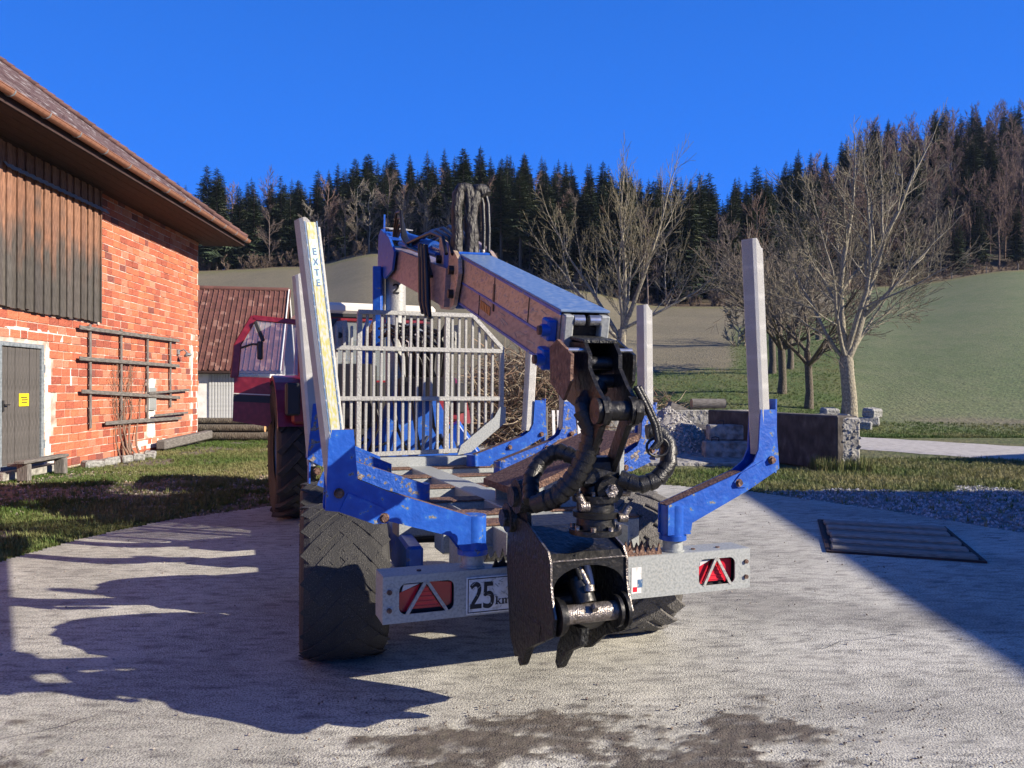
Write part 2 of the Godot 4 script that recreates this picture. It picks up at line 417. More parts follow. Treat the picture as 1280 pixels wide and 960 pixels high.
# ------------------------------------------------------------------ build
func _ready() -> void:
	rng.seed = 11
	var cam := Camera3D.new()
	cam.name = "camera"
	cam.fov = 54.0
	cam.near = 0.1
	cam.far = 2500.0
	add_child(cam)
	cam.position = Vector3(0, 1.63, 0)
	cam.rotation.x = 0.3 * D2R
	cam.current = true
	var env := Environment.new()
	env.background_mode = Environment.BG_SKY
	var sm := ProceduralSkyMaterial.new()
	sm.sky_top_color = Color(.03, .15, .36)
	sm.sky_horizon_color = Color(.163, .432, .84)
	sm.sky_curve = 0.62
	sm.sky_energy_multiplier = 1.0
	sm.ground_bottom_color = Color(.25, .24, .2)
	sm.ground_horizon_color = Color(.35, .38, .38)
	sm.sun_angle_max = 25.0
	sm.sun_curve = 0.1
	var sky := Sky.new()
	sky.sky_material = sm
	env.sky = sky
	env.tonemap_mode = Environment.TONE_MAPPER_LINEAR
	env.tonemap_exposure = 1.85
	env.sdfgi_enabled = true
	env.ssao_enabled = true
	env.ssil_enabled = true
	env.fog_enabled = true
	env.fog_density = 0.00007
	env.fog_light_color = Color(.75, .84, .97)
	var we := WorldEnvironment.new()
	we.name = "world_environment"
	we.environment = env
	add_child(we)
	var sun := DirectionalLight3D.new()
	sun.name = "sun"
	sun.light_energy = 1.6
	sun.light_color = Color(1.0, .95, .87)
	sun.light_angular_distance = 0.5
	sun.shadow_enabled = true
	add_child(sun)
	var el := 25.0 * D2R
	var az := 17.0 * D2R
	var to_sun := Vector3(cos(el) * cos(az), sin(el), cos(el) * sin(az))
	sun.look_at_from_position(to_sun * 50.0, Vector3.ZERO)
	materials()
	var t0 := Time.get_ticks_msec()
	for step in [ground, yard, road, barn, shed, neighbours, bunker, forest, bare_trees, trailer, crane, tractor, yard_things, grasses]:
		step.call()
		print(step.get_method(), " ", Time.get_ticks_msec() - t0)
	for o in find_children("*", "Node3D", true, false):
		if o.has_meta("_taken"):
			o.remove_meta("_taken")

# ------------------------------------------------------------------ ground
var n_big := noise(3, 0.035, 4)
var n_mid := noise(4, 0.35, 4)
var n_fine := noise(6, 2.2, 4)

func mixc(a: Color, b: Color, k: float) -> Color:
	return a.lerp(b, clampf(k, 0.0, 1.0))

func ground_color(x: float, d: float) -> Color:
	var u := x / maxf(d, 0.5)
	var nb := n_big.get_noise_2d(x, d)
	var nm := n_mid.get_noise_2d(x, d)
	var nf := n_fine.get_noise_2d(x, d)
	var grass := mixc(Color(.085, .115, .03), Color(.17, .16, .07), 0.5 + nm * 1.4)
	var dirt := Color(.2, .17, .14)
	var brown := mixc(Color(.24, .205, .125), Color(.19, .165, .1), 0.5 + nb * 0.8 + nm * 0.7)
	var meadow := mixc(Color(.085, .14, .025), Color(.14, .16, .05), 0.5 + nm * 1.2)
	var wheat := mixc(Color(.115, .16, .06), Color(.165, .19, .09), 0.5 + nb * 0.6 + nm * 0.8)
	var near: Color = grass
	if x < -3.0:
		near = mixc(near, dirt, smoothstep(0.05, 0.35, nm + 0.25 * nf + 0.35 * exp(-pow((x + 8.3) / 0.6, 2)) + 0.5 * exp(-pow((d - 12.6 - x * 0.1) / 0.8, 2)) - 0.1))
	var gravel := mixc(Color(.24, .24, .25), Color(.4, .4, .41), 0.5 + nf * 1.5)
	if x > 3.0:
		var gm := smoothstep(-0.4, 0.4, 12.1 + x * 0.02 - d + nm * 1.2) * smoothstep(3.0, 5.5, x + nm * 2.0)
		near = mixc(near, gravel, gm)
	if d < 20.0:
		return near
	var q := column(x, d)
	var far: Color = meadow
	far = mixc(far, brown, smoothstep(-1.5, 1.5, d - 46.0 + nm * 4.0) * (1.0 - smoothstep(0.28, 0.31, u + nm * 0.01)) )
	far = mixc(far, brown, smoothstep(-2.0, 2.0, d - 88.0 + nm * 6.0) * (1.0 - smoothstep(0.42, 0.45, u)))
	if u < 0.02:
		far = mixc(far, brown, smoothstep(-1.0, 1.0, d - 39.0))
	far = mixc(far, wheat, smoothstep(0.44, 0.46, u + nm * 0.008) * smoothstep(28.0, 29.5, d + nm * 1.5))
	if u > 0.44:
		far = mixc(far, Color(.2, .17, .12), 0.8 * exp(-pow((d - 30.5 - nm) / 0.9, 2.0)) * smoothstep(0.5, 0.56, u))
	var edge: float = q[1]
	far = mixc(far, Color(.19, .18, .07), smoothstep(-14.0, -9.0, d - edge + nm * 3.0) * 0.8)
	far = mixc(far, Color(.19, .13, .085), smoothstep(-5.0, -2.0, d - edge + nm * 3.0))
	far = mixc(far, Color(.05, .04, .028), smoothstep(1.0, 6.0, d - edge))
	return mixc(near, far, smoothstep(22.0, 27.0, d))

func grid_mesh(xs: Array, ys: Array, f: Callable, keep = null) -> ArrayMesh:
	# f(a, b) -> [Vector3, Color]
	var v := PackedVector3Array()
	var c := PackedColorArray()
	var ok := PackedByteArray()
	for b in ys:
		for a in xs:
			var r: Array = f.call(a, b)
			v.append(r[0]); c.append(r[1])
			ok.append(1 if keep == null or keep.call(r[0]) else 0)
	var w := xs.size()
	var idx := PackedInt32Array()
	var n := PackedVector3Array()
	n.resize(v.size())
	for j in ys.size() - 1:
		for i in w - 1:
			var p := j * w + i
			if ok[p] + ok[p + 1] + ok[p + w] + ok[p + w + 1] < 4:
				continue
			for t in [[p, p + 1, p + w + 1], [p, p + w + 1, p + w]]:
				var m := (v[t[1]] - v[t[0]]).cross(v[t[2]] - v[t[0]])
				if m.y > 0.0:
					idx.append(t[0]); idx.append(t[2]); idx.append(t[1])
				else:
					idx.append(t[0]); idx.append(t[1]); idx.append(t[2])
					m = -m
				n[t[0]] += m; n[t[1]] += m; n[t[2]] += m
	for i in n.size():
		n[i] = n[i].normalized() if n[i].length_squared() > 0.0 else Vector3.UP
	var a := []
	a.resize(Mesh.ARRAY_MAX)
	a[Mesh.ARRAY_VERTEX] = v
	a[Mesh.ARRAY_NORMAL] = n
	a[Mesh.ARRAY_COLOR] = c
	a[Mesh.ARRAY_INDEX] = idx
	var m := ArrayMesh.new()
	m.add_surface_from_arrays(Mesh.PRIMITIVE_TRIANGLES, a)
	return m

func ground() -> void:
	var rings := [0.0]
	var r := 1.0
	while r < 1500.0:
		rings.append(r)
		r *= 1.022
	var angs := []
	var a := -180.0
	while a <= 180.01:
		angs.append(a)
		a += 0.25 if a >= -46.0 and a < 46.0 else 2.0
	var m := grid_mesh(angs, rings, func(an, rr):
		var x: float = sin(an * D2R) * rr
		var d: float = cos(an * D2R) * rr
		return [Vector3(x, height(x, d) - 0.025, -d), ground_color(x, d)])
	tag(part("ground", m, M.soil, self), "", "", "", "structure")

const YARD := [[-9.0, -6.0], [-5.6, 2.0], [-5.2, 5.0], [-4.85, 7.1], [-4.7, 8.2], [-4.3, 9.3], [-3.4, 10.4], [-2.0, 12.0], [-0.5, 13.2], [2.2, 13.0], [3.8, 11.9], [5.04, 10.1], [5.8, 8.5], [6.8, 6.5], [8.5, 3.0], [9.0, -6.0]]

func yard_poly() -> PackedVector2Array:
	var p := PackedVector2Array()
	for q in YARD:
		p.append(Vector2(q[0], q[1]))
	return p

func yard() -> void:
	var poly := yard_poly()
	var n_mud := noise(21, 0.9, 5)
	var n_mud2 := noise(22, 5.0, 4)
	var ds := [-6.0, -3.0, -1.0, 0.5, 1.3, 1.9]
	var d := 2.2
	while d < 13.6:
		ds.append(d)
		d *= 1.0062
	var us := []
	var u := -1.0
	while u <= 1.0:
		us.append(u)
		u += 0.006
	var f := func(uu, dd):
		var x: float = uu * maxf(dd, 2.2) * (1.0 if dd > 2.0 else 3.5)
		var nm := n_mid.get_noise_2d(x * 1.3, dd * 1.3)
		var nf := n_fine.get_noise_2d(x * 1.5, dd * 1.5)
		var c := mixc(Color(.41, .4, .357), Color(.56, .548, .495), 0.5 + nm * 1.0 + nf * 0.5)
		c = mixc(c, Color(.25, .24, .22), smoothstep(0.25, 0.6, n_mid.get_noise_2d(x * 0.8 + 50.0, dd * 2.2)) * 0.6)
		var y := 0.0
		# mud and wet dirt in the foreground
		var win := smoothstep(-1.3, -0.2, x) * (1.0 - smoothstep(1.1, 1.9, x)) * (1.0 - smoothstep(3.45, 4.0, dd - x * 0.12))
		win = maxf(win, 0.75 * (1.0 - smoothstep(-2.3, -1.7, x)) * (1.0 - smoothstep(3.3, 3.9, dd)))
		var k := n_mud.get_noise_2d(x * 1.1, dd * 2.0) + 0.5 * n_mud2.get_noise_2d(x, dd * 1.5)
		k += 0.3 * n_fine.get_noise_2d(x * 3.0, dd * 5.0) + 0.22 * n_mud2.get_noise_2d(x * 2.5 + 9.0, dd * 7.0)
		var mud := smoothstep(0.18, 0.6, k + win * 0.9 - 0.3) * smoothstep(0.0, 0.3, win)
		c = mixc(c, Color(.085, .066, .053), mud * 0.9)
		y += mud * 0.008 * (1.0 + n_mud2.get_noise_2d(x * 3.0, dd * 3.0))
		# tyre scuffs
		var sc := n_mud2.get_noise_2d(x * 0.5 + dd * 0.1, dd * 2.4)
		c = mixc(c, Color(.2, .19, .18), smoothstep(0.28, 0.5, sc) * 0.7)
		# damp, mossy rim near the grass
		return [Vector3(x, y + 0.004 * nm, -dd), c]
	var m := grid_mesh(us, ds, f, func(p): return Geometry2D.is_point_in_polygon(Vector2(p.x, -p.z), poly))
	tag(part("yard_pavement", m, M.concrete, self), "", "", "", "structure")

func road() -> void:
	var pts := [[22.0, 2.0], [17.0, 11.5], [12.6, 19.5], [7.0, 27.0], [-1.0, 30.2], [-9.0, 30.4], [-16.0, 29.5], [-30.0, 28.0]]
	var cv := Curve3D.new()
	for i in pts.size():
		var a: Array = pts[maxi(i - 1, 0)]
		var b: Array = pts[mini(i + 1, pts.size() - 1)]
		var t := Vector3(b[0] - a[0], 0, -(b[1] - a[1])) / 6.0
		cv.add_point(Vector3(pts[i][0], 0, -pts[i][1]), -t, t)
	var bp := cv.get_baked_points()
	var mb := MB.new()
	var prev := []
	for i in range(0, bp.size(), 3):
		var dir := (bp[mini(i + 1, bp.size() - 1)] - bp[maxi(i - 1, 0)]).normalized()
		var side := dir.cross(Vector3.UP) * 2.3
		var row := []
		for k in [-1.0, -0.85, 0.0, 0.85, 1.0]:
			var p: Vector3 = bp[i] + side * (k + 0.03 * sin(i * 0.7))
			p.y = height(p.x, -p.z) + (0.0 if absf(k) < 0.9 else -0.03) + 0.012
			row.append(p)
		if prev.size():
			for k in 4:
				mb.quad(prev[k], prev[k + 1], row[k + 1], row[k], Vector3.UP)
		prev = row
	tag(part("road", mb, M.road, self), "", "", "", "structure")

# ------------------------------------------------------------------ the brick barn
func barn() -> void:
	var b := thing("brick_barn", "red brick barn with plank hayloft wall and brown tiled roof", "barn", W(-8.84, 0, 8), 92.3 * D2R)
	var U := 14.62
	var mb := MB.new()
	mb.bx(Vector3((U - 8) / 2.0, 3.1, -0.2), Vector3(U + 8, 6.3, 0.4))
	var wall := part("wall", mb, M.mortar, b)
	# bricks
	var cols := [Color(.5, .145, .075), Color(.42, .115, .065), Color(.55, .18, .09), Color(.37, .1, .06), Color(.56, .22, .135), Color(.23, .075, .06), Color(.47, .13, .07), Color(.52, .165, .085)]
	var meshes := []
	for i in 16:
		var q := MB.new()
		q.col = cols[i % 8] * rng.randf_range(0.92, 1.08)
		q.bx(Vector3.ZERO, Vector3(0.312 if i < 8 else 0.188, 0.15, 0.07), 0.006)
		meshes.append(q.make())
	var rest := MB.new()
	var nn := noise(31, 0.55, 3)
	var n2 := noise(32, 0.18, 2)
	var count := 0
	var spots := []
	for row in 37:
		var y := 0.1 + row * 0.168
		var u := -7.9 + (0.165 if row % 2 else 0.0)
		while u < U - 0.1:
			var short := rng.randf() < 0.12 or u > U - 0.3
			var w := 0.205 if short else 0.33
			var c := u + w / 2.0
			u += w
			if c < 8.78 and y > 3.0:
				continue
			if c > 5.05 and c < 6.68 + 0.12 * nn.get_noise_2d(y * 4.0, 3.0) and y < 2.58:
				continue
			if c > 6.6 and c < 6.95 and y < 2.6 and nn.get_noise_2d(c * 3.0, y * 3.0) > -0.25:
				continue
			if nn.get_noise_2d(c, y * 1.6) > 0.8 or (c > 14.05 and c < 14.2 and y < 3.2 and y > 0.4):
				continue
			if c > 11.15 and c < 11.65 and y > 0.35 and y < 1.9:
				continue
			spots.append([c, y, short])
	spots.sort_custom(func(p, q): return p[0] < q[0])
	for s in spots:
		var c: float = s[0]
		var y: float = s[1]
		var k := rng.randi() % 8
		if k == 5 and rng.randf() < 0.6:
			k = 0
		if c > 11.7 and c < 14.0 and y < 2.2 and k < 6:
			k = 4 if rng.randf() < 0.6 else k
		var at := Vector3(c + rng.randf_range(-.006, .006), y + rng.randf_range(-.004, .004), -0.02 + rng.randf_range(-.007, .006) - (0.004 if n2.get_noise_2d(c, y) > 0.3 else 0.0))
		var rot := Vector3(rng.randf_range(-.012, .012), rng.randf_range(-.015, .015), rng.randf_range(-.018, .018))
		if c > 5.3 and count < 298:
			count += 1
			part("brick", meshes[k + (8 if s[2] else 0)], M.brick, wall, at, rot)
		else:
			rest.col = cols[k] * rng.randf_range(0.9, 1.08)
			rest.bx(at, Vector3(0.188 if s[2] else 0.312, 0.15, 0.07), 0.006, rot)
	tag(part("brickwork", rest, M.brick, wall), "", "", "", "stuff")
	# plaster smears between the bricks
	var ps := MB.new()
	for p in [[6.79, 1.2, .2, 2.5], [6.62, 2.66, 2.4, .2], [14.5, 1.7, .1, 3.3], [14.12, 1.8, .12, 2.7], [11.4, 1.1, .46, 1.5], [7.62, 2.15, .07, 1.2], [11.2, .2, 2.2, .22], [6.2, .1, 2.2, .18]]:
		var poly := []
		var nseg := 14
		for i in nseg * 2:
			var t := TAU * i / (nseg * 2.0)
			var rx: float = p[2] / 2.0 * (1.0 + 0.35 * nn.get_noise_2d(i * 3.1, p[0] * 7.0))
			var ry: float = p[3] / 2.0 * (1.0 + 0.12 * nn.get_noise_2d(i * 2.3, p[1] * 9.0))
			poly.append(Vector2(p[0] + rx * signf(cos(t)) * pow(absf(cos(t)), 0.4), p[1] + ry * signf(sin(t)) * pow(absf(sin(t)), 0.4)))
		ps.plate(poly, Transform3D(Basis(), Vector3(0, 0, 0.002)), 0.016)
	part("plaster_patch", ps, M.plaster, wall)
	# far gable wall, back wall, gable triangle
	var g := MB.new()
	g.bx(Vector3(U - 0.2, 3.1, -7.45), Vector3(0.4, 6.3, 14.1))
	g.plate([Vector2(-14.6, 6.25), Vector2(-0.02, 6.25), Vector2(-7.3, 11.6)], Transform3D(Basis(Vector3(0, 0, 1), Vector3(0, 1, 0), Vector3(-1, 0, 0)), Vector3(U - 0.2, 0, 0)), 0.4)
	g.bx(Vector3((U - 8) / 2.0, 3.1, -14.7), Vector3(U + 8, 6.3, 0.4))
	part("gable_wall", g, M.mortar, b)
	# hayloft planks
	var panel := Node3D.new()
	panel.name = "plank_wall"
	b.add_child(panel)
	var x := 0.0
	var k := 0
	while x < 8.66:
		var w := rng.randf_range(0.12, 0.17)
		if x + w > 8.66:
			w = 8.68 - x
		var q := MB.new()
		var tone := rng.randf_range(0.75, 1.12)
		var over := k % 2 == 1
		var z := 0.05 if not over else 0.085
		var ww := w + 0.05 if not over else w
		var bot := 3.08 + rng.randf_range(-.03, .02)
		var top := 6.02
		var wn := noise(500 + k, 0.8, 3)
		var nseg := 10
		for i in nseg:
			var y0 := lerpf(bot, top, i / float(nseg))
			var y1 := lerpf(bot, top, (i + 1) / float(nseg))
			for f in [[Vector3(-ww / 2, 0, .0125), Vector3(ww / 2, 0, .0125), Vector3(0, 0, 1)], [Vector3(-ww / 2, 0, -.0125), Vector3(-ww / 2, 0, .0125), Vector3(-1, 0, 0)], [Vector3(ww / 2, 0, -.0125), Vector3(ww / 2, 0, .0125), Vector3(1, 0, 0)]]:
				var A: Vector3 = f[0] + Vector3(0, y0, 0)
				var B: Vector3 = f[1] + Vector3(0, y0, 0)
				var C: Vector3 = f[1] + Vector3(0, y1, 0)
				var E2: Vector3 = f[0] + Vector3(0, y1, 0)
				for tri in [[A, B, C], [A, C, E2]]:
					q.tri(tri[0], tri[1], tri[2], f[2])
					for vi in 3:
						var yy: float = q.v[q.v.size() - 3 + vi].y
						var wg := smoothstep(4.15, 4.9, yy + wn.get_noise_2d(yy * 3.0, k * 5.0) * 0.9)
						q.c[q.c.size() - 3 + vi] = mixc(Color(.11, .1, .092), Color(.34, .175, .11), wg) * tone
		q.tri(Vector3(-ww / 2, bot, .0125), Vector3(ww / 2, bot, .0125), Vector3(0, bot, -.0125), Vector3.DOWN)
		var o := part("plank", q, M.plank, panel, Vector3(x + w / 2, 0, z + 0.015))
		o.rotation.z = rng.randf_range(-.004, .004)
		x += w * 0.96
		k += 1
	var sh := MB.new()
	sh.bx(Vector3(4.3, 4.55, 0.02), Vector3(8.7, 2.9, 0.04))
	part("backing_boards", sh, M.darkwood, panel)
	# corrugated strip above the planks
	var cs := MB.new()
	for i in 120:
		var p := 5.2 + i * 0.03
		var z0 := 0.2 + 0.018 * sin(i * 0.9)
		var z1 := 0.2 + 0.018 * sin((i + 1) * 0.9)
		cs.quad(Vector3(p, 5.62, z0 - .08), Vector3(p + .03, 5.62, z1 - .08), Vector3(p + .03, 5.52, z1), Vector3(p, 5.52, z0), Vector3(0, .6, 1))
		cs.quad(Vector3(p, 5.61, z0 - .08), Vector3(p + .03, 5.61, z1 - .08), Vector3(p + .03, 5.51, z1), Vector3(p, 5.51, z0), Vector3(0, -.6, -1))
	part("corrugated_strip", cs, M.galv, panel)
	# door
	var door := Node3D.new()
	door.name = "door"
	b.add_child(door)
	var fr := MB.new()
	fr.bx(Vector3(5.24, 1.31, 0.035), Vector3(0.08, 2.3, 0.07), 0.006)
	fr.bx(Vector3(6.52, 1.31, 0.035), Vector3(0.08, 2.3, 0.07), 0.006)
	fr.bx(Vector3(5.88, 2.42, 0.037), Vector3(1.2, 0.08, 0.07), 0.006)
	fr.bx(Vector3(5.88, 0.2, 0.037), Vector3(1.2, 0.08, 0.07), 0.006)
	part("door_frame", fr, M.frame_steel, door)
	for i in 11:
		var q := MB.new()
		q.bx(Vector3.ZERO, Vector3(0.098, 2.14, 0.03), 0.01)
		part("plank", q, M.doorwood, door, Vector3(5.34 + i * 0.1085, 1.31, 0.015 + rng.randf_range(-.004, .004)))
	var hd := MB.new()
	hd.bar(Vector3(5.33, 1.33, .09), Vector3(5.47, 1.33, .09), Vector3.UP, .022, .022, .006)
	hd.bx(Vector3(5.345, 1.31, .05), Vector3(.04, .2, .02), .004)
	hd.cyl(Vector3(5.345, 1.33, .05), Vector3(5.345, 1.33, .1), .012, 8)
	part("handle", hd, M.plastic, door)
	for y in [0.55, 2.0]:
		var hg := MB.new()
		hg.cyl(Vector3(6.565, y - .08, .075), Vector3(6.565, y + .08, .075), .016, 8)
		part("hinge", hg, M.frame_steel, door)
	var ds := MB.new()
	ds.bx(Vector3(5.96, 1.41, 0.042), Vector3(0.3, 0.235, 0.006), .002)
	var sg := part("warning_sign", ds, M.sign_yellow, door)
	var ln := MB.new()
	var sr := RandomNumberGenerator.new()
	sr.seed = 5
	for row in 3:
		var xx := 5.86 + (0.0 if row == 0 else 0.02)
		while xx < 6.05:
			var ww := sr.randf_range(.01, .02)
			ln.bx(Vector3(xx + ww / 2, 1.455 - row * .045, .0465), Vector3(ww, .022, .002))
			xx += ww + .006
	part("print_line", ln, M.ink, sg).set_meta("kind", "stuff")
	var st := MB.new()
	st.bx(Vector3(5.9, 0.08, 0.12), Vector3(1.7, 0.16, 0.26), 0.02)
	part("threshold", st, M.old_concrete, b)
	# wall box and small lamp
	var eb := MB.new()
	eb.bx(Vector3(11.36, 1.35, .04), Vector3(.42, .58, .08), .012)
	eb.bx(Vector3(11.36, 1.35, .085), Vector3(.34, .48, .012), .004)
	part("meter_box", eb, M.galv, b)
	var lm := MB.new()
	lm.bx(Vector3(13.05, 2.63, .04), Vector3(.1, .14, .08), .01)
	lm.tube([Vector3(13.05, 2.66, .08), Vector3(13.05, 2.7, .2), Vector3(13.05, 2.62, .28)], [.02, .02, .02], 8)
	lm.lathe(Vector3(13.05, 2.62, .28), Vector3(0, -1, .3), [Vector2(.02, 0), Vector2(.1, .06), Vector2(.11, .1), Vector2(.02, .1)], 14)
	part("wall_lamp", lm, M.frame_steel, b)
	# roof
	var pit := 36.0 * D2R
	var ez := 1.2
	var ey := 6.2
	var slope := 10.6
	var dirup := Vector3(0, sin(pit), -cos(pit))
	var nup := Vector3(0, cos(pit), sin(pit))
	var rx := Basis(Vector3.RIGHT, nup, -dirup)
	var rf := MB.new()
	rf.box(Transform3D(rx, Vector3((U - 7.4) / 2.0, ey, ez) + dirup * slope / 2 - nup * .06), Vector3(U + 8.6, .1, slope))
	var dir2 := Vector3(0, sin(pit), cos(pit))
	var top := Vector3(0, ey, ez) + dirup * slope
	rf.box(Transform3D(Basis(Vector3.RIGHT, Vector3(0, cos(pit), -sin(pit)), dir2), Vector3((U - 7.4) / 2.0, top.y, top.z) - dir2 * slope / 2 - Vector3(0, .06, 0)), Vector3(U + 8.6, .1, slope))
	var roof := part("roof", rf, M.darkwood, b)
	var tl := MB.new()
	var sag := noise(61, 0.25, 2)
	for row in 58:
		var a := row * 0.18
		for i in 84:
			var uu := U + 0.55 - i * 0.185 - (0.09 if row % 2 else 0.0)
			var tn := rng.randf_range(.75, 1.1)
			tl.col = Color(.115, .066, .062) * tn
			if rng.randf() < 0.2:
				tl.col = Color(.2, .155, .145) * tn
			if rng.randf() < 0.06:
				tl.col = Color(.36, .34, .33)
			var ctr := Vector3(uu, ey, ez) + dirup * (a + 0.11) + nup * (.025 + .03 * sag.get_noise_2d(uu, a))
			tl.box(Transform3D(rx * Basis(Vector3.RIGHT, 0.09 + rng.randf_range(-.02, .02)) * Basis(Vector3.UP, rng.randf_range(-.02, .02)), ctr), Vector3(.178, .02, .25))
	tag(part("roof_tile", tl, M.tile, roof), "", "", "", "stuff")
	var vg := MB.new()
	for i in 36:
		vg.col = Color(.17, .09, .075) * rng.randf_range(.7, 1.15)
		var a := i * 0.3
		var o := Vector3(U + 0.56, ey, ez) + nup * .07
		vg.cyl(o + dirup * a + nup * .02, o + dirup * (a + .34), .1, 10, .085)
	part("verge_tile", vg, M.tile, roof).set_meta("kind", "stuff")
	var bb := MB.new()
	bb.bar(Vector3(U + .58, ey, ez) - nup * .09, Vector3(U + .58, ey, ez) - nup * .09 + dirup * slope, Vector3(1, 0, 0), .04, .22)
	part("bargeboard", bb, M.darkwood, roof)
	# eaves: boards under the overhang, gutter and brackets
	for i in 5:
		var q := MB.new()
		q.bx(Vector3.ZERO, Vector3(U + 8.5, .02, .235), .004)
		part("soffit_board", q, M.darkwood, b, Vector3((U - 7.4) / 2.0, ey - .2 + .0 * i, ez - .14 - i * .243))
	var gt := MB.new()
	var prof := []
	for i in 9:
		var t := PI + PI * i / 8.0
		prof.append(Vector2(cos(t), sin(t)))
	for i in 8:
		for s in [.085, .078]:
			var p0: Vector2 = prof[i] * s
			var p1: Vector2 = prof[i + 1] * s
			var sg2 := 1.0 if s > .08 else -1.0
			gt.quad(Vector3(-7.4, ey - .02 + p0.y, ez + .1 + p0.x), Vector3(U + .6, ey - .02 + p0.y, ez + .1 + p0.x), Vector3(U + .6, ey - .02 + p1.y, ez + .1 + p1.x), Vector3(-7.4, ey - .02 + p1.y, ez + .1 + p1.x), Vector3(0, p0.y + p1.y, p0.x + p1.x) * sg2)
	gt.plate(prof.map(func(p): return p * .085), Transform3D(Basis(Vector3(0, 0, 1), Vector3(0, 1, 0), Vector3(-1, 0, 0)), Vector3(U + .6, ey - .02, ez + .1)), .01)
	gt.cyl(Vector3(-7.4, ey - .02, ez + .185), Vector3(U + .6, ey - .02, ez + .185), .011, 8)
	part("gutter", gt, M.copper, b)
	for i in 24:
		var q := MB.new()
		var pts := []
		for j in 9:
			var t := PI + PI * j / 8.0
			pts.append(Vector3(0, sin(t) * .09, cos(t) * .09))
		q.tube(pts, [.012, .012, .012, .012, .012, .012, .012, .012, .012], 6)
		part("gutter_bracket", q, M.frame_steel, b, Vector3(-7.0 + i * .95, ey - .02, ez + .1))
	var fb := MB.new()
	fb.bx(Vector3((U - 7.4) / 2.0, ey - .1, ez - .01), Vector3(U + 8.5, .2, .03))
	part("fascia", fb, M.darkwood, b)

	# on and by the wall
	var tr := thing("trellis", "grey wooden plant trellis fixed to the brick barn wall", "trellis", b.position, b.rotation.y)
	for x4 in [8.27, 9.67, 11.06, 12.46]:
		var q := MB.new()
		q.bx(Vector3.ZERO, Vector3(.07, 2.25 if x4 < 12 else 1.9, .035), .006)
		part("upright", q, M.greywood, tr, Vector3(x4, 1.88 if x4 < 12 else 2.05, .07), Vector3(0, 0, rng.randf_range(-.015, .015)))
	for r in [[7.76, 2.9, 12.94, 2.94], [7.76, 2.25, 12.95, 2.24], [7.85, 1.56, 13.0, 1.36], [8.85, .84, 13.1, .79]]:
		var q := MB.new()
		var A := Vector3(r[0], r[1], .11)
		var B := Vector3(r[2], r[3], .11)
		q.bar(A, B, Vector3.UP, .085, .035, .006)
		part("crossbar", q, M.greywood_x, tr)
	var q3 := MB.new()
	q3.bar(Vector3(11.0, 1.5, .14), Vector3(13.6, 1.58, .14), Vector3.UP, .06, .03, .006)
	q3.bar(Vector3(11.3, .92, .14), Vector3(13.5, .93, .14), Vector3.UP, .06, .03, .006)
	part("crossbar", q3, M.greywood_x, tr)
	var vine := thing("climbing_vine", "bare brown climbing vine rising behind the wall trellis", "vine", b.position, b.rotation.y)
	var stem_m := MB.new()
	stem_m.col = Color(.2, .13, .095)
	for i in 9:
		var x0 := 8.9 + rng.randf_range(0, 1.5)
		var p := Vector3(x0, 0, rng.randf_range(.1, .3))
		var pts := [p]
		var rad := [rng.randf_range(.016, .03)]
		var lean := rng.randf_range(-.5, .9)
		for j in 9:
			p += Vector3(lean * .12 + rng.randf_range(-.09, .09), rng.randf_range(.16, .3), 0)
			p.z = lerpf(p.z, .05, .5)
			pts.append(p)
			rad.append(maxf(.007, rad[-1] * .86))
		stem_m.tube(pts, rad, 5)
		for j in 3:
			var s: Vector3 = pts[3 + j * 2]
			stem_m.tube([s, s + Vector3(rng.randf_range(-.3, .3), .25, .03), s + Vector3(rng.randf_range(-.4, .4), .6, .02)], [.008, .006, .004], 4)
	part("stem", stem_m, M.twig, vine)
	var be := thing("plank_bench", "low weathered plank step bench below the grey barn door", "bench", W(-8.5, 0, 13.75), 92.3 * D2R)
	for i in 2:
		var q := MB.new()
		q.bx(Vector3.ZERO, Vector3(1.5, .06, .18), .012)
		part("seat_plank", q, M.greywood_x, be, Vector3(.0 + i * .2, .34 - i * .06, -.05 - i * .2), Vector3(0, rng.randf_range(-.05, .05), 0))
	for s in [-.55, .6]:
		var q := MB.new()
		q.bx(Vector3.ZERO, Vector3(.12, .3, .2), .015)
		part("leg", q, M.greywood, be, Vector3(s, .15, -.06))
	var bm := MB.new()
	bm.bx(Vector3.ZERO, Vector3(3.4, .24, .24), .03)
	tag(part("weathered_beam", bm, M.greywood_x, self, b.transform * Vector3(13.0, .2, .3), Vector3(0, b.rotation.y, .02)), "weathered square timber beam lying at the foot of the brick wall", "beam")
	for i in 5:
		var q := MB.new()
		q.bx(Vector3.ZERO, Vector3(.35 + rng.randf() * .15, .16, .26), .03)
		tag(part("stone_block", q, M.stone, self, W(-8.62 + i * .03, .06, 15.5 + i * .55), Vector3(rng.randf_range(-.1, .1), rng.randf() * 3.0, rng.randf_range(-.1, .1))), "rough grey stone, %s along the barn foot past the bench" % ["first", "second", "third", "fourth", "fifth"][i], "stone", "stones at the foot of the barn")

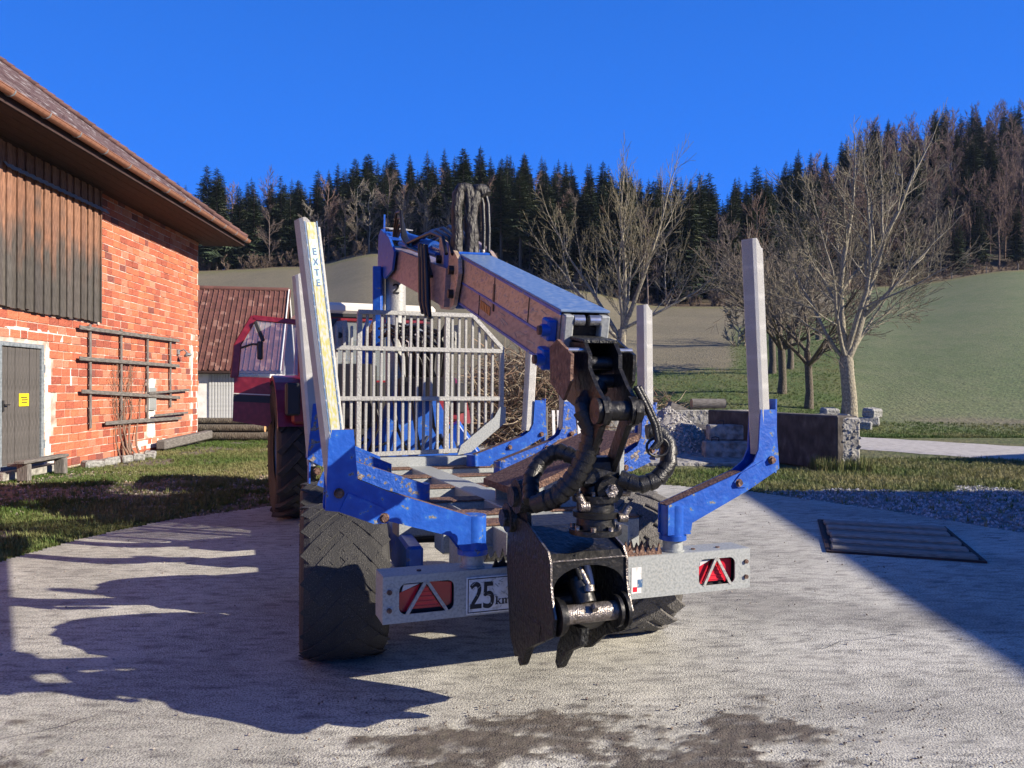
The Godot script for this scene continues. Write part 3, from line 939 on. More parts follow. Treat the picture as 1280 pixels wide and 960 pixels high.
# ------------------------------------------------------------------ the shed behind
func shed() -> void:
	# local x along the ridge (towards the gable that is seen), z towards the viewer's side
	var ridge_end := W(-10.29, 0, 34.0)
	var yaw := atan2(.2, .98)          # gable looks to the right
	var s := thing("white_shed", "small white shed with steep brown tiled roof and board gable", "shed", ridge_end, yaw)
	var hw := 3.3
	var eh := 2.7
	var rh := 6.0
	var len := 9.0
	var w := MB.new()
	w.bx(Vector3(-len / 2 - .25, eh / 2, hw - .15), Vector3(len, eh, .3))
	w.bx(Vector3(-len / 2 - .25, eh / 2, -hw + .15), Vector3(len, eh, .3))
	w.bx(Vector3(-.42, eh / 2 - .2, 0), Vector3(.3, eh - .4, hw * 2 - .6))
	w.bx(Vector3(-len, eh / 2, 0), Vector3(.3, eh, hw * 2 - .6))
	var wall := part("wall", w, M.whitewall, s)
	# gable boards
	var k := (rh - eh) / hw
	var z := -hw + .15
	while z < hw - .1:
		var q := MB.new()
		var bw := rng.randf_range(.2, .27)
		var t0 := rh - .2 - absf(z) * k
		var t1 := rh - .2 - absf(z + bw) * k
		var open := z > -1.9 and z + bw < -.3
		var b0 := eh - .42
		if t0 > b0 and t1 > b0:
			if open:
				t0 = minf(t0, 3.6); t1 = minf(t1, 3.6)
			q.plate([Vector2(-z - bw + .008, b0), Vector2(-z - .008, b0), Vector2(-z - .008, t0), Vector2(-z - bw + .008, t1)], Transform3D(Basis(Vector3(0, 0, -1), Vector3(0, 1, 0), Vector3(1, 0, 0)), Vector3(-.27 + rng.randf_range(-.01, .01), 0, 0)), .03)
			part("gable_board", q, M.greywood, s)
		z += bw
	var gd := MB.new()
	gd.bx(Vector3(-.22, 4.15, .9), Vector3(.03, 1.3, .75), .01)
	gd.bx(Vector3(-.2, 3.7, .9), Vector3(.03, .09, .75), .01)
	gd.bx(Vector3(-.2, 4.6, .9), Vector3(.03, .09, .75), .01)
	part("hatch_door", gd, M.greywood, s)
	var lf := MB.new()
	lf.bx(Vector3(-2.0, eh - .1, 0), Vector3(3.0, .1, hw * 2 - .7))
	part("loft_floor", lf, M.darkwood, s)
	# hay in the loft opening
	var hay := MB.new()
	hay.lathe(Vector3(-1.3, eh, -1.0), Vector3.UP, [Vector2(1.1, 0), Vector2(1.0, .5), Vector2(.6, .85), Vector2(0, .95)], 16)
	mat("hay", [[0.0, L(.2, .15, .08)], [1.0, L(.5, .42, .25)]], Vector3(6, 6, 6), .95, 0.0, {"bump": 5.0})
	part("hay", hay, M.hay, s)
	# corrugated doors
	var dr := Node3D.new()
	dr.name = "door"
	s.add_child(dr)
	for i in 18:
		var q := MB.new()
		q.bx(Vector3.ZERO, Vector3(.095, 2.25, .045), .016)
		part("slat", q, M.frame_light if M.has("frame_light") else mat("frame_light", [[0.0, L(.36, .37, .37)], [.5, L(.46, .47, .47)], [1.0, L(.52, .53, .53)]], Vector3(1, 1, 1), .6), dr, Vector3(-.72 - i * .107, 1.15, hw + .03))
	# roof
	var a := atan2(rh - eh, hw)
	var sl := (hw + .45) / cos(a)
	var rf := MB.new()
	for sd in [1.0, -1.0]:
		var dn := Vector3(0, -sin(a), cos(a) * sd)
		var nu := Vector3(0, cos(a), sin(a) * sd)
		rf.box(Transform3D(Basis(Vector3.RIGHT, nu, Vector3.RIGHT.cross(nu)), Vector3(-4.6, rh, 0) + dn * sl / 2 - nu * .05), Vector3(9.6, .08, sl))
	var roof := part("roof", rf, M.darkwood, s)
	var tl := MB.new()
	var dn := Vector3(0, -sin(a), cos(a))
	var nu := Vector3(0, cos(a), sin(a))
	var rows := int(sl / .2)
	for r in rows:
		for i in 44:
			tl.col = Color(.15, .062, .05) * rng.randf_range(.75, 1.2)
			if rng.randf() < .07:
				tl.col = Color(.28, .15, .12)
			var c := Vector3(.18 - i * .215, rh, 0) + dn * (.1 + r * .2) + nu * .03
			tl.box(Transform3D(Basis(Vector3.RIGHT, nu, dn * -1.0).orthonormalized() * Basis(Vector3.RIGHT, -.11), c), Vector3(.2, .03, .27), .008)
			tl.cyl(c + Vector3(.1, 0, 0) - dn * .13 + nu * .012, c + Vector3(.1, 0, 0) + dn * .13 + nu * .03, .032, 5)
	tag(part("roof_tile", tl, M.tile, roof), "", "", "", "stuff")
	var rd := MB.new()
	for i in 24:
		rd.col = Color(.15, .065, .052) * rng.randf_range(.8, 1.2)
		rd.cyl(Vector3(.2 - i * .4, rh + .03, 0), Vector3(-.22 - i * .4, rh + .05, 0), .13, 10, .11)
	part("ridge_tile", rd, M.tile, roof).set_meta("kind", "stuff")
	for sd in [1.0, -1.0]:
		var q := MB.new()
		var d2 := Vector3(0, -sin(a), cos(a) * sd)
		q.bar(Vector3(.22, rh + .02, 0), Vector3(.22, rh + .02, 0) + d2 * sl, Vector3.RIGHT, .05, .2, .01)
		part("bargeboard", q, M.whitewall, roof)
	var q5 := MB.new()
	q5.bx(Vector3(-.1, 4.62, -.0), Vector3(.12, .14, 2.6), .01)
	part("collar_beam", q5, M.greywood, s)
	# logs at the barn corner
	var lg := [[-9.75, .13, 23.2, 4.6, .13], [-9.6, .13, 23.62, 4.4, .125], [-9.3, .13, 24.1, 4.2, .13], [-9.9, .37, 23.4, 4.4, .125], [-9.45, .37, 23.85, 4.6, .12], [-10.1, .58, 23.65, 4.2, .11], [-9.0, .12, 24.6, 4.6, .12]]
	var lw := ["lower front log", "lower middle log", "lower rear log", "upper front log", "upper rear log", "topmost thin log", "rearmost log"]
	for i in lg.size():
		var r: Array = lg[i]
		var t := thing("log", "%s of the pile lying beside the brick barn corner" % lw[i], "log", W(r[0], r[1], r[2]), rng.randf_range(-.05, .05) + .05, "felled logs beside the barn corner")
		var q := MB.new()
		q.tube([Vector3(-r[3] / 2, 0, 0), Vector3(0, .01, 0), Vector3(r[3] / 2, 0, 0)], [r[4] * 1.08, r[4], r[4] * .95], 12, false)
		part("bark", q, M.bark_dark, t)
		var e := MB.new()
		for sd in [-1.0, 1.0]:
			e.lathe(Vector3(sd * r[3] / 2, 0, 0), Vector3(sd, 0, 0), [Vector2(r[4] * (1.08 if sd < 0 else .95), 0), Vector2(0.0, .004)], 12)
		part("cut_end", e, M.log_end, t)

# ------------------------------------------------------------------ farm buildings to the right, out of the frame, that shade the yard
func neighbours() -> void:
	var h := thing("machine_hall", "plastered machine hall to the right of the yard", "hall", W(15.0, 0, 8.4), -5.0 * D2R)
	var w := MB.new()
	w.plate([Vector2(0, 0), Vector2(11, 0), Vector2(11, 6.6), Vector2(0, 5.35)], Transform3D(Basis(), Vector3(0, 0, .15)), .3)
	w.plate([Vector2(0, 0), Vector2(11, 0), Vector2(11, 6.6), Vector2(0, 5.35)], Transform3D(Basis(), Vector3(0, 0, 15.85)), .3)
	w.bx(Vector3(.15, 2.67, 8), Vector3(.3, 5.35, 15.4))
	w.bx(Vector3(10.85, 3.3, 8), Vector3(.3, 6.6, 15.4))
	part("wall", w, M.plaster, h)
	var r := MB.new()
	r.bar(Vector3(-.1, 5.45, 8), Vector3(11.3, 6.75, 8), Vector3(0, 0, 1), 16.5, .18)
	part("roof", r, M.tile, h)
	var d := MB.new()
	for i in 12:
		d.bx(Vector3(-.03, 1.7, 6 + i * .34), Vector3(.05, 3.4, .32), .01)
	part("sliding_door", d, M.greywood, h)
	var f := thing("farmhouse", "plastered farmhouse with gabled roof to the right of the road", "house", W(25.5, 0, 12.4), 0.0)
	var q := MB.new()
	q.bx(Vector3(6, 2.3, 0), Vector3(12, 4.6, 8))
	q.plate([Vector2(-4, 4.6), Vector2(4, 4.6), Vector2(0, 7.4)], Transform3D(Basis(Vector3(0, 0, 1), Vector3(0, 1, 0), Vector3(-1, 0, 0)), Vector3(6, 0, 0)), 12)
	part("wall", q, M.plaster, f)
	var r2 := MB.new()
	for sd in [-1.0, 1.0]:
		r2.bar(Vector3(6, 7.55, 0), Vector3(6, 4.45, sd * 4.6), Vector3.RIGHT, 13, .16)
	part("roof", r2, M.tile, f)
	for i in 3:
		var wv := MB.new()
		wv.bx(Vector3(2.5 + i * 3.5, 2.2, 4.02), Vector3(1.0, 1.3, .1), .02)
		part("window", wv, M.plastic, f)

# ------------------------------------------------------------------ silage bunker, gravel, blocks
func bunker() -> void:
	var wl := thing("bunker_wall", "old stained concrete bunker wall running back beside the road", "wall", W(6.62, 0, 14.9))
	var m := MB.new()
	var n := noise(81, 1.4, 3)
	# front length: from the broken end back to the corner
	var A := W(0, 0, 0)
	var B := W(-1.45, 0, 4.2)
	var C := W(-1.2, 0, 8.6)
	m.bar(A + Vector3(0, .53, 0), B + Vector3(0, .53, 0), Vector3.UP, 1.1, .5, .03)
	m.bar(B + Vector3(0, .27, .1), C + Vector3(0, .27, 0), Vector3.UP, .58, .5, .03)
	part("side_wall", m, M.dark_concrete, wl)  # stained concrete, darkened further so the colour holds this side's shade
	var e := MB.new()
	e.bx(Vector3(0, .52, -.02), Vector3(.5, 1.05, .1), .03)
	for i in 90:
		var p := Vector3(rng.randf_range(-.24, .24), rng.randf_range(.02, 1.04), rng.randf_range(.01, .025))
		e.bx(p, Vector3(1, rng.randf_range(.5, 1), .6) * rng.randf_range(.02, .075), .006, Vector3(rng.randf() * 3, rng.randf() * 3, rng.randf() * 3))
	part("broken_end", e, M.old_concrete, wl).set_meta("kind", "stuff")
	var bw := thing("retaining_wall", "long pale concrete retaining wall at the back of the bunker", "wall", W(2.2, 0, 24.3))
	var b := MB.new()
	b.bx(Vector3(-1.6, .45, 0), Vector3(15.4, .95, .35), .03)
	b.bx(Vector3(1.6, .8, .02), Vector3(.5, .25, .3), .03)
	part("wall", b, M.old_concrete, bw)
	var pad := MB.new()
	pad.bx(Vector3(0, .01, 0), Vector3(7.0, .08, 8.0), .01)
	tag(part("bunker_floor", pad, M.old_concrete, self, W(2.2, 0, 20.0), Vector3(0, -.05, 0)), "", "", "", "structure")
	var log := thing("log", "short thick log lying on the retaining wall of the bunker", "log", W(6.35, 1.12, 24.4), .05)
	var q := MB.new()
	q.tube([Vector3(-.55, 0, 0), Vector3(.55, 0, 0)], [.17, .16], 14, false)
	part("bark", q, M.greywood_x, log)
	var e2 := MB.new()
	for sd in [-1.0, 1.0]:
		e2.lathe(Vector3(sd * .55, 0, 0), Vector3(sd, 0, 0), [Vector2(.165, 0), Vector2(0, .004)], 14)
	part("cut_end", e2, M.log_end, log)
	var wed := MB.new()
	wed.plate([Vector2(-.35, 0), Vector2(.35, 0), Vector2(-.25, .26)], Transform3D(Basis(), Vector3.ZERO), .3)
	tag(part("wood_wedge", wed, M.greywood_x, self, W(5.35, .93, 24.35), Vector3(0, .2, 0)), "split wedge of grey wood lying left of the short log", "wood")
	# gravel heap
	var gp := thing("gravel_heap", "pale gravel heap dumped in the concrete bunker", "gravel heap", W(4.1, 0, 19.8))
	var hm := MB.new()
	var rings := 14
	var prof := func(r: float, an: float) -> float:
		return maxf(0.0, 1.0 - r) * 1.15 + 0.06 * n.get_noise_2d(r * cos(an) * 3.0, r * sin(an) * 3.0) * (1.0 - r * r)
	for i in rings:
		for k in 40:
			var r0 := i / float(rings)
			var r1 := (i + 1) / float(rings)
			var a0 := TAU * k / 40.0
			var a1 := TAU * (k + 1) / 40.0
			var P := func(r: float, an: float) -> Vector3: return Vector3(r * cos(an) * 1.5, prof.call(r, an), r * sin(an) * 1.7)
			hm.quad(P.call(r0, a0), P.call(r1, a0), P.call(r1, a1), P.call(r0, a1), Vector3.UP)
	mat("heap", [[0.0, L(.2, .19, .17)], [.5, L(.4, .38, .35)], [1.0, L(.55, .53, .5)]], Vector3(3, 3, 3), .95, 0.0, {"bump": 5.0, "freq": .06})
	part("mound", hm, M.heap, gp)
	var peb := []
	for i in 1500:
		var r := sqrt(rng.randf())
		var an := rng.randf() * TAU
		peb.append([Vector3(r * cos(an) * 1.55, prof.call(r, an) + .01, r * sin(an) * 1.75), rng.randf_range(.025, .06), Color(.42, .4, .37) * rng.randf_range(.6, 1.3)])
	pebbles("pebble_layer", peb, gp)
	# concrete blocks
	for r in [[5.0, .2, 17.4, 1.15, .4, "lower mossy concrete block in front of the gravel heap"], [5.25, .58, 17.9, 1.2, .36, "upper concrete block stacked behind the lower mossy one"]]:
		var t := thing("concrete_block", r[5], "block", W(r[0], r[1], r[2]), -.1, "concrete blocks by the gravel heap")
		var c := MB.new()
		c.bx(Vector3.ZERO, Vector3(r[3], r[4], .5), .03)
		part("body", c, M.old_concrete, t)
		var lo := MB.new()
		lo.tube([Vector3(-.38, r[4] / 2, 0), Vector3(-.38, r[4] / 2 + .08, 0), Vector3(-.3, r[4] / 2 + .1, 0), Vector3(-.22, r[4] / 2 + .08, 0), Vector3(-.22, r[4] / 2, 0)], [.014, .014, .014, .014, .014], 8)
		part("lifting_loop", lo, M.plastic, t)
	# stones round the big tree
	var spots := [[12.05, .12, 29.0, .8], [12.75, .2, 28.7, .62], [13.35, .2, 28.3, .75], [13.55, .55, 28.35, .6], [12.3, .35, 29.2, .6], [11.7, .05, 28.6, .5], [13.1, .1, 28.0, .5]]
	var nm := ["long flat stone", "middle stone", "squared lower stone", "squared upper stone", "tilted stone", "small outer stone", "small front stone"]
	for i in spots.size():
		var r: Array = spots[i]
		var q2 := MB.new()
		q2.bx(Vector3.ZERO, Vector3(r[3], .36, .5), .06)
		tag(part("stone", q2, M.stone, self, W(r[0], height(r[0], r[2]) + r[1], r[2]), Vector3(rng.randf_range(-.15, .15), rng.randf_range(-.5, .5), rng.randf_range(-.15, .15))), "%s in the heap at the foot of the large bare tree" % nm[i], "stone", "stones at the foot of the large bare tree")

func pebbles(called: String, list: Array, parent: Node) -> MultiMeshInstance3D:
	var mb := MB.new()
	mb.col = Color(1, 1, 1)
	var vs := [Vector3(1, 0, 0), Vector3(-1, 0, 0), Vector3(0, .6, 0), Vector3(0, -.6, 0), Vector3(0, 0, .8), Vector3(0, 0, -.8)]
	for a in [0, 1]:
		for b in [2, 3]:
			for c in [4, 5]:
				mb.tri(vs[a], vs[b], vs[c], vs[a] + vs[b] + vs[c])
	return multi(called, mb.make(), list.map(func(p): return [Transform3D(Basis.from_euler(Vector3(rng.randf() * 6, rng.randf() * 6, rng.randf() * 6)).scaled(Vector3.ONE * p[1]), p[0]), p[2]]), M.pebble, parent)

func multi(called: String, mesh: Mesh, list: Array, m: Material, parent: Node) -> MultiMeshInstance3D:
	var mm := MultiMesh.new()
	mm.transform_format = MultiMesh.TRANSFORM_3D
	mm.use_colors = true
	mm.mesh = mesh
	mm.instance_count = list.size()
	for i in list.size():
		mm.set_instance_transform(i, list[i][0])
		mm.set_instance_color(i, list[i][1])
	var o := MultiMeshInstance3D.new()
	o.name = numbered(called) if parent == self else called
	o.multimesh = mm
	o.material_override = m
	o.set_meta("kind", "stuff")
	parent.add_child(o, true)
	return o

# ------------------------------------------------------------------ trees
func spruce(hh: float, h0: float, rmax: float, sd: int, expo: float) -> Array:
	var r := RandomNumberGenerator.new()
	r.seed = sd
	var tk := MB.new()
	tk.col = Color(.085, .07, .055)
	tk.tube([Vector3(0, -3, 0), Vector3(.05, hh * .5, 0), Vector3(0, hh * .97, 0)], [hh * .013, hh * .009, .03], 6, false)
	var dead := 0
	while dead < 14:
		var y := r.randf_range(.1, 1.0) * h0
		var an := r.randf() * TAU
		var o := Vector3(cos(an), 0, sin(an))
		tk.tube([Vector3(0, y, 0), o * r.randf_range(.5, 1.4) + Vector3(0, y - .3, 0)], [.05, .02], 3, false)
		dead += 1
	var cr := MB.new()
	var y := h0
	while y < hh - .25:
		var k := (y - h0) / (hh - h0)
		var rad := rmax * pow(1.0 - k, expo) * smoothstep(-.12, .12, k + .02) + .18
		var cnt := 7 if k < .8 else 5
		var a0 := r.randf() * TAU
		for i in cnt:
			var an := a0 + TAU * i / cnt + r.randf_range(-.3, .3)
			var len := rad * r.randf_range(.5, 1.25)
			if r.randf() < .06:
				len *= .4
			var out := Vector3(cos(an), 0, sin(an))
			var sd2 := Vector3(-sin(an), 0, cos(an))
			var droop := lerpf(.5, -.12, k) + r.randf_range(-.1, .1)
			var tone := r.randf_range(.6, 1.25)
			cr.col = Color(.042, .064, .03) * tone if r.randf() > .2 else Color(.085, .095, .045) * tone
			var pt := func(t: float) -> Vector3:
				return Vector3(0, y, 0) + out * (len * t) + Vector3(0, -droop * len * t * (1.0 - .35 * t) , 0)
			for j in 6:
				var t := .12 + j * .145
				var w := len * (.5 * (1.0 - t) + .1) * r.randf_range(.7, 1.2)
				for s in [-1.0, 1.0]:
					var b0: Vector3 = pt.call(t)
					var b1: Vector3 = pt.call(minf(t + .17, 1.0))
					var tip: Vector3 = pt.call(minf(t + .26, 1.1)) + sd2 * (w * s) + Vector3(0, -w * r.randf_range(.15, .6), 0)
					cr.tri(b0, b1, tip, Vector3.UP)
			var e: Vector3 = pt.call(.9)
			cr.tri(e - sd2 * .06 * len, e + sd2 * .06 * len, pt.call(1.08), Vector3.UP)
		y += lerpf(.62, .36, k) * r.randf_range(.8, 1.2)
	cr.col = Color(.03, .05, .022)
	cr.tri(Vector3(-.1, hh - .5, 0), Vector3(.1, hh - .5, 0), Vector3(0, hh + .5, 0), Vector3(0, 0, 1))
	return [tk.make(), cr.make()]

# a limb and what grows from it; limb meshes go to mb, thin twigs to tw
func limb(mb: MB, tw: MB, r: RandomNumberGenerator, p: Vector3, dir: Vector3, len: float, rad: float, lvl: int, o: Dictionary) -> void:
	var nseg: int = 5 if lvl >= 3 else (4 if lvl >= 1 else 3)
	var pts := [p]
	var rads := [rad]
	var d := dir.normalized()
	var dirs := [d]
	var end: float = maxf(o.thin, rad * (.45 if lvl > 0 else .5))
	for i in nseg:
		d = (d + Vector3(r.randf_range(-1, 1), r.randf_range(-1, 1), r.randf_range(-1, 1)) * o.wig + Vector3(0, o.up, 0)).normalized()
		pts.append(pts[-1] + d * (len / nseg))
		rads.append(lerpf(rad, end, (i + 1.0) / nseg))
		dirs.append(d)
	var b: MB = mb if lvl >= o.split else tw
	b.tube(pts, rads, 8 if lvl >= 4 else (6 if lvl == 3 else (4 if lvl == 2 else 3)), false)
	if lvl <= 0:
		return
	var n: int = o.kids[lvl]
	for i in n:
		var f: float = lerpf(o.low, 1.0, (i + r.randf_range(.2, 1.0)) / n)
		var k := f * nseg
		var s := mini(int(k), nseg - 1)
		var base: Vector3 = pts[s].lerp(pts[s + 1], k - s)
		var dd: Vector3 = dirs[s + 1]
		var side := dd.cross(Vector3(r.randf_range(-1, 1), r.randf_range(-1, 1), r.randf_range(-1, 1))).normalized()
		var ang: float = r.randf_range(o.a0, o.a1)
		var nd := (dd * cos(ang) + side * sin(ang)).normalized()
		limb(mb, tw, r, base, nd, len * r.randf_range(.45, .72) * (1.0 - .25 * f), maxf(o.thin, lerpf(rads[s], rads[s + 1], .5) * r.randf_range(.45, .62)), lvl - 1, o)
	limb(mb, tw, r, pts[-1], d, len * .55, end, lvl - 1, o)

func far_bare(hh: float, sd: int, col: Color, spread: float) -> Array:
	var r := RandomNumberGenerator.new()
	r.seed = sd
	var mb := MB.new()
	var tw := MB.new()
	mb.col = col * 1.35
	tw.col = col
	var o := {"wig": .12, "up": .07, "thin": .035, "split": 3, "kids": [0, 4, 5, 6], "low": .25, "a0": .35, "a1": .85}
	var pts := []
	var rads := []
	for i in 7:
		pts.append(Vector3(r.randf_range(-.15, .15) * i * .4, -3.0 + (hh + 1.0) * i / 6.0, r.randf_range(-.15, .15) * i * .4))
		rads.append(lerpf(hh * .011, .05, i / 6.0))
	mb.tube(pts, rads, 6, false)
	var n := 16
	for i in n:
		var f := lerpf(.3, 1.0, (i + r.randf()) / n)
		var k := f * 6.0
		var s := mini(int(k), 5)
		var an := r.randf() * TAU
		var dir := Vector3(cos(an) * spread, r.randf_range(.5, 1.1), sin(an) * spread)
		limb(mb, tw, r, pts[s].lerp(pts[s + 1], k - s), dir, hh * lerpf(.24, .12, f) * r.randf_range(.8, 1.2), .07, 2, o)
	return [mb.make(), tw.make()]

func forest() -> void:
	var sp := []
	for i in 6:
		sp.append(spruce([24.0, 26.0, 22.0, 25.0, 27.0, 23.0][i], [3.5, 2.5, 1.0, 10.0, 11.5, 9.0][i], [4.0, 4.6, 4.3, 3.6, 3.8, 3.3][i], 100 + i, [.78, .6, .7, .5, .62, .42][i]))
	var br := []
	for i in 5:
		br.append(far_bare([17.0, 20.0, 18.0, 21.0, 16.0][i], 200 + i, [Color(.15, .125, .095), Color(.16, .105, .085), Color(.13, .1, .085), Color(.15, .1, .075), Color(.2, .18, .14)][i], [.8, .6, .9, .55, 1.0][i]))
	var r := RandomNumberGenerator.new()
	r.seed = 77
	var rest_c := [[], [], []]
	var rest_t := [[], [], []]
	var count_s := 0
	var count_b := 0
	var near_name := func(u: float) -> String:
		if u < -.36: return "above the barn eave"
		if u < -.26: return "above the shed roof"
		if u < -.17: return "between left stake and crane"
		if u < -.06: return "behind the crane knuckle"
		if u < .06: return "above the crane boom"
		if u < .15: return "behind young tree's left side"
		if u < .24: return "behind young tree's right side"
		if u < .33: return "behind the tall right stake"
		if u < .44: return "behind large tree's left side"
		if u < .56: return "behind large tree's right side"
		return "above the green field"
	var rowname := ["in the front rank", "in the second rank", "in the third rank", "in the fourth rank", "in the fifth rank", "in the sixth rank"]
	var seen := {}
	var ordinal := ["first", "second", "third", "fourth", "fifth", "sixth", "seventh", "eighth", "ninth", "tenth", "eleventh", "twelfth"]
	for row in 13:
		var u := -.5 + (.012 if row % 2 else 0.0)
		while u < .86:
			var q := column(u * 100.0, 100.0)
			var d: float = q[1] + 2.0 + row * 6.5 + r.randf_range(-2.5, 2.5)
			var uu := u + r.randf_range(-.006, .006)
			u += r.randf_range(3.6, 5.4) / d
			var x := uu * d
			var bare_p := 0.12
			if uu > .4: bare_p = .62 if row > 1 else .85
			elif uu > -.27 and uu < -.08 and row < 2: bare_p = .68
			elif row == 0 and uu < .25: bare_p = .3
			elif uu > .2 and uu < .33 and row < 1: bare_p = .5
			elif row > 3: bare_p = .04
			var is_bare := r.randf() < bare_p
			if uu > .4 and row > 7 and r.randf() < .45:
				is_bare = false
			var at := W(x, height(x, d), d)
			var open := row < 6 and uu > -.44 and uu < .72
			if is_bare:
				var v := r.randi() % 5
				if uu > .4: v = [1, 3, 2, 1, 0][r.randi() % 5]
				if uu < -.1 and row < 2: v = [4, 0, 4, 2, 1][r.randi() % 5]
				var s := r.randf_range(.78, 1.12)
				if not open or count_b > 140:
					rest_c[2].append([Transform3D(Basis(Vector3.UP, r.randf() * TAU).scaled(Vector3.ONE * s), at), Color(1, 1, 1)])
					continue
				count_b += 1
				var t := thing("bare_tree", "%s leafless tree %s, %s" % [["grey", "reddish brown", "dark grey", "slender brown", "pale stemmed"][v], rowname[row], near_name.call(uu)], "tree", at, r.randf() * TAU, "leafless trees in the forest")
				t.scale = Vector3.ONE * s
				part("trunk", br[v][0], M.twig, t)
				part("crown", br[v][1], M.twig, t)
			else:
				var v := r.randi() % 3
				if uu > -.2 and uu < .2 and row < 4 and r.randf() < .75: v = 3 + r.randi() % 3
				var s := r.randf_range(.62, 1.02) * (1.0 + .12 * n_big.get_noise_2d(x * 1.5, d * 1.5))
				if uu > .4 : s *= .92
				if not open or count_s > 290:
					rest_c[0 if v < 3 else 1].append([Transform3D(Basis(Vector3.UP, r.randf() * TAU).scaled(Vector3.ONE * s), at), Color(1, 1, 1)])
					continue
				count_s += 1
				var t := thing("spruce_tree", "%s spruce %s, %s" % [["dark conical", "broad dark", "low branched", "bare-stemmed", "tall bare-stemmed", "narrow"][v], rowname[row], near_name.call(uu)], "tree", at, r.randf() * TAU, "spruces in the forest")
				t.scale = Vector3.ONE * s
				part("trunk", sp[v][0], M.twig, t)
				part("crown", sp[v][1], M.needle, t)
	var i := 0
	for pair in [[sp[0], rest_c[0]], [sp[4], rest_c[1]], [br[1], rest_c[2]]]:
		var m := ArrayMesh.new()
		for k in 2:
			m.add_surface_from_arrays(Mesh.PRIMITIVE_TRIANGLES, pair[0][k].surface_get_arrays(0))
		if pair[1].size():
			multi("forest", m, pair[1], M.needle, self)
		i += 1
	for o in get_children():
		if o.get_meta("group", "") in ["spruces in the forest", "leafless trees in the forest"]:
			var lb: String = o.get_meta("label")
			seen[lb] = seen.get(lb, []) + [o]
	for lb in seen:
		if seen[lb].size() > 1:
			seen[lb].sort_custom(func(p, q): return p.position.x / p.position.z > q.position.x / q.position.z)
			for k in seen[lb].size():
				seen[lb][k].set_meta("label", "%s, %s from left" % [lb, ordinal[mini(k, 11)]])
	# scrub at the foot of the forest
	var scrub := far_bare(6.0, 260, Color(.15, .11, .085), 1.1)
	var sm := ArrayMesh.new()
	for k in 2:
		sm.add_surface_from_arrays(Mesh.PRIMITIVE_TRIANGLES, scrub[k].surface_get_arrays(0))
	var sl := []
	for k in 260:
		var u := r.randf_range(-.45, .8)
		var q := column(u * 100.0, 100.0)
		var d: float = q[1] + r.randf_range(-4, 4)
		var x := u * d
		sl.append([Transform3D(Basis(Vector3.UP, r.randf() * TAU).scaled(Vector3.ONE * r.randf_range(.3, .85)), W(x, height(x, d), d)), Color(1, 1, 1) * r.randf_range(.7, 1.2)])
	multi("undergrowth", sm, sl, M.twig, self)
	# fence posts at the top of the right field
	for k in 5:
		var u: float = [.463, .522, .584, .63, .672][k]
		var q := column(u * 100.0, 100.0)
		var d: float = q[1] - 5.0
		var pm := MB.new()
		pm.cyl(Vector3(0, -.3, 0), Vector3(0, 1.5, 0), .11, 8)
		tag(part("fence_post", pm, M.greywood, self, W(u * d, height(u * d, d), d)), "%s pale fence post counted from the large tree along the top of the field" % ["first", "second", "third", "fourth", "fifth"][k], "post", "posts along the top of the field")

func near_tree(called: String, label: String, x: float, d: float, trunk: Array, limbs: Array, o: Dictionary, sd: int, bark: Material, twc: Color, group := "") -> Node3D:
	var t := thing(called, label, "tree", W(x, height(x, d), d), 0.0, group)
	var r := RandomNumberGenerator.new()
	r.seed = sd
	var mb := MB.new()
	var tw := MB.new()
	tw.col = twc
	var pts := []
	var rads := []
	for q in trunk:
		pts.append(Vector3(q[0], q[1], q[2])); rads.append(q[3])
	var tb := MB.new()
	tb.tube(pts, rads, 12, false)
	for l in limbs:
		limb(mb, tw, r, pts[l[0]], Vector3(l[1], l[2], l[3]), l[4], l[5], l[6] if l.size() > 6 else 4, o)
	part("trunk", tb, bark, t)
	part("limbs", mb, bark, t).set_meta("kind", "stuff")
	part("twigs", tw, M.twig, t).set_meta("kind", "stuff")
	return t

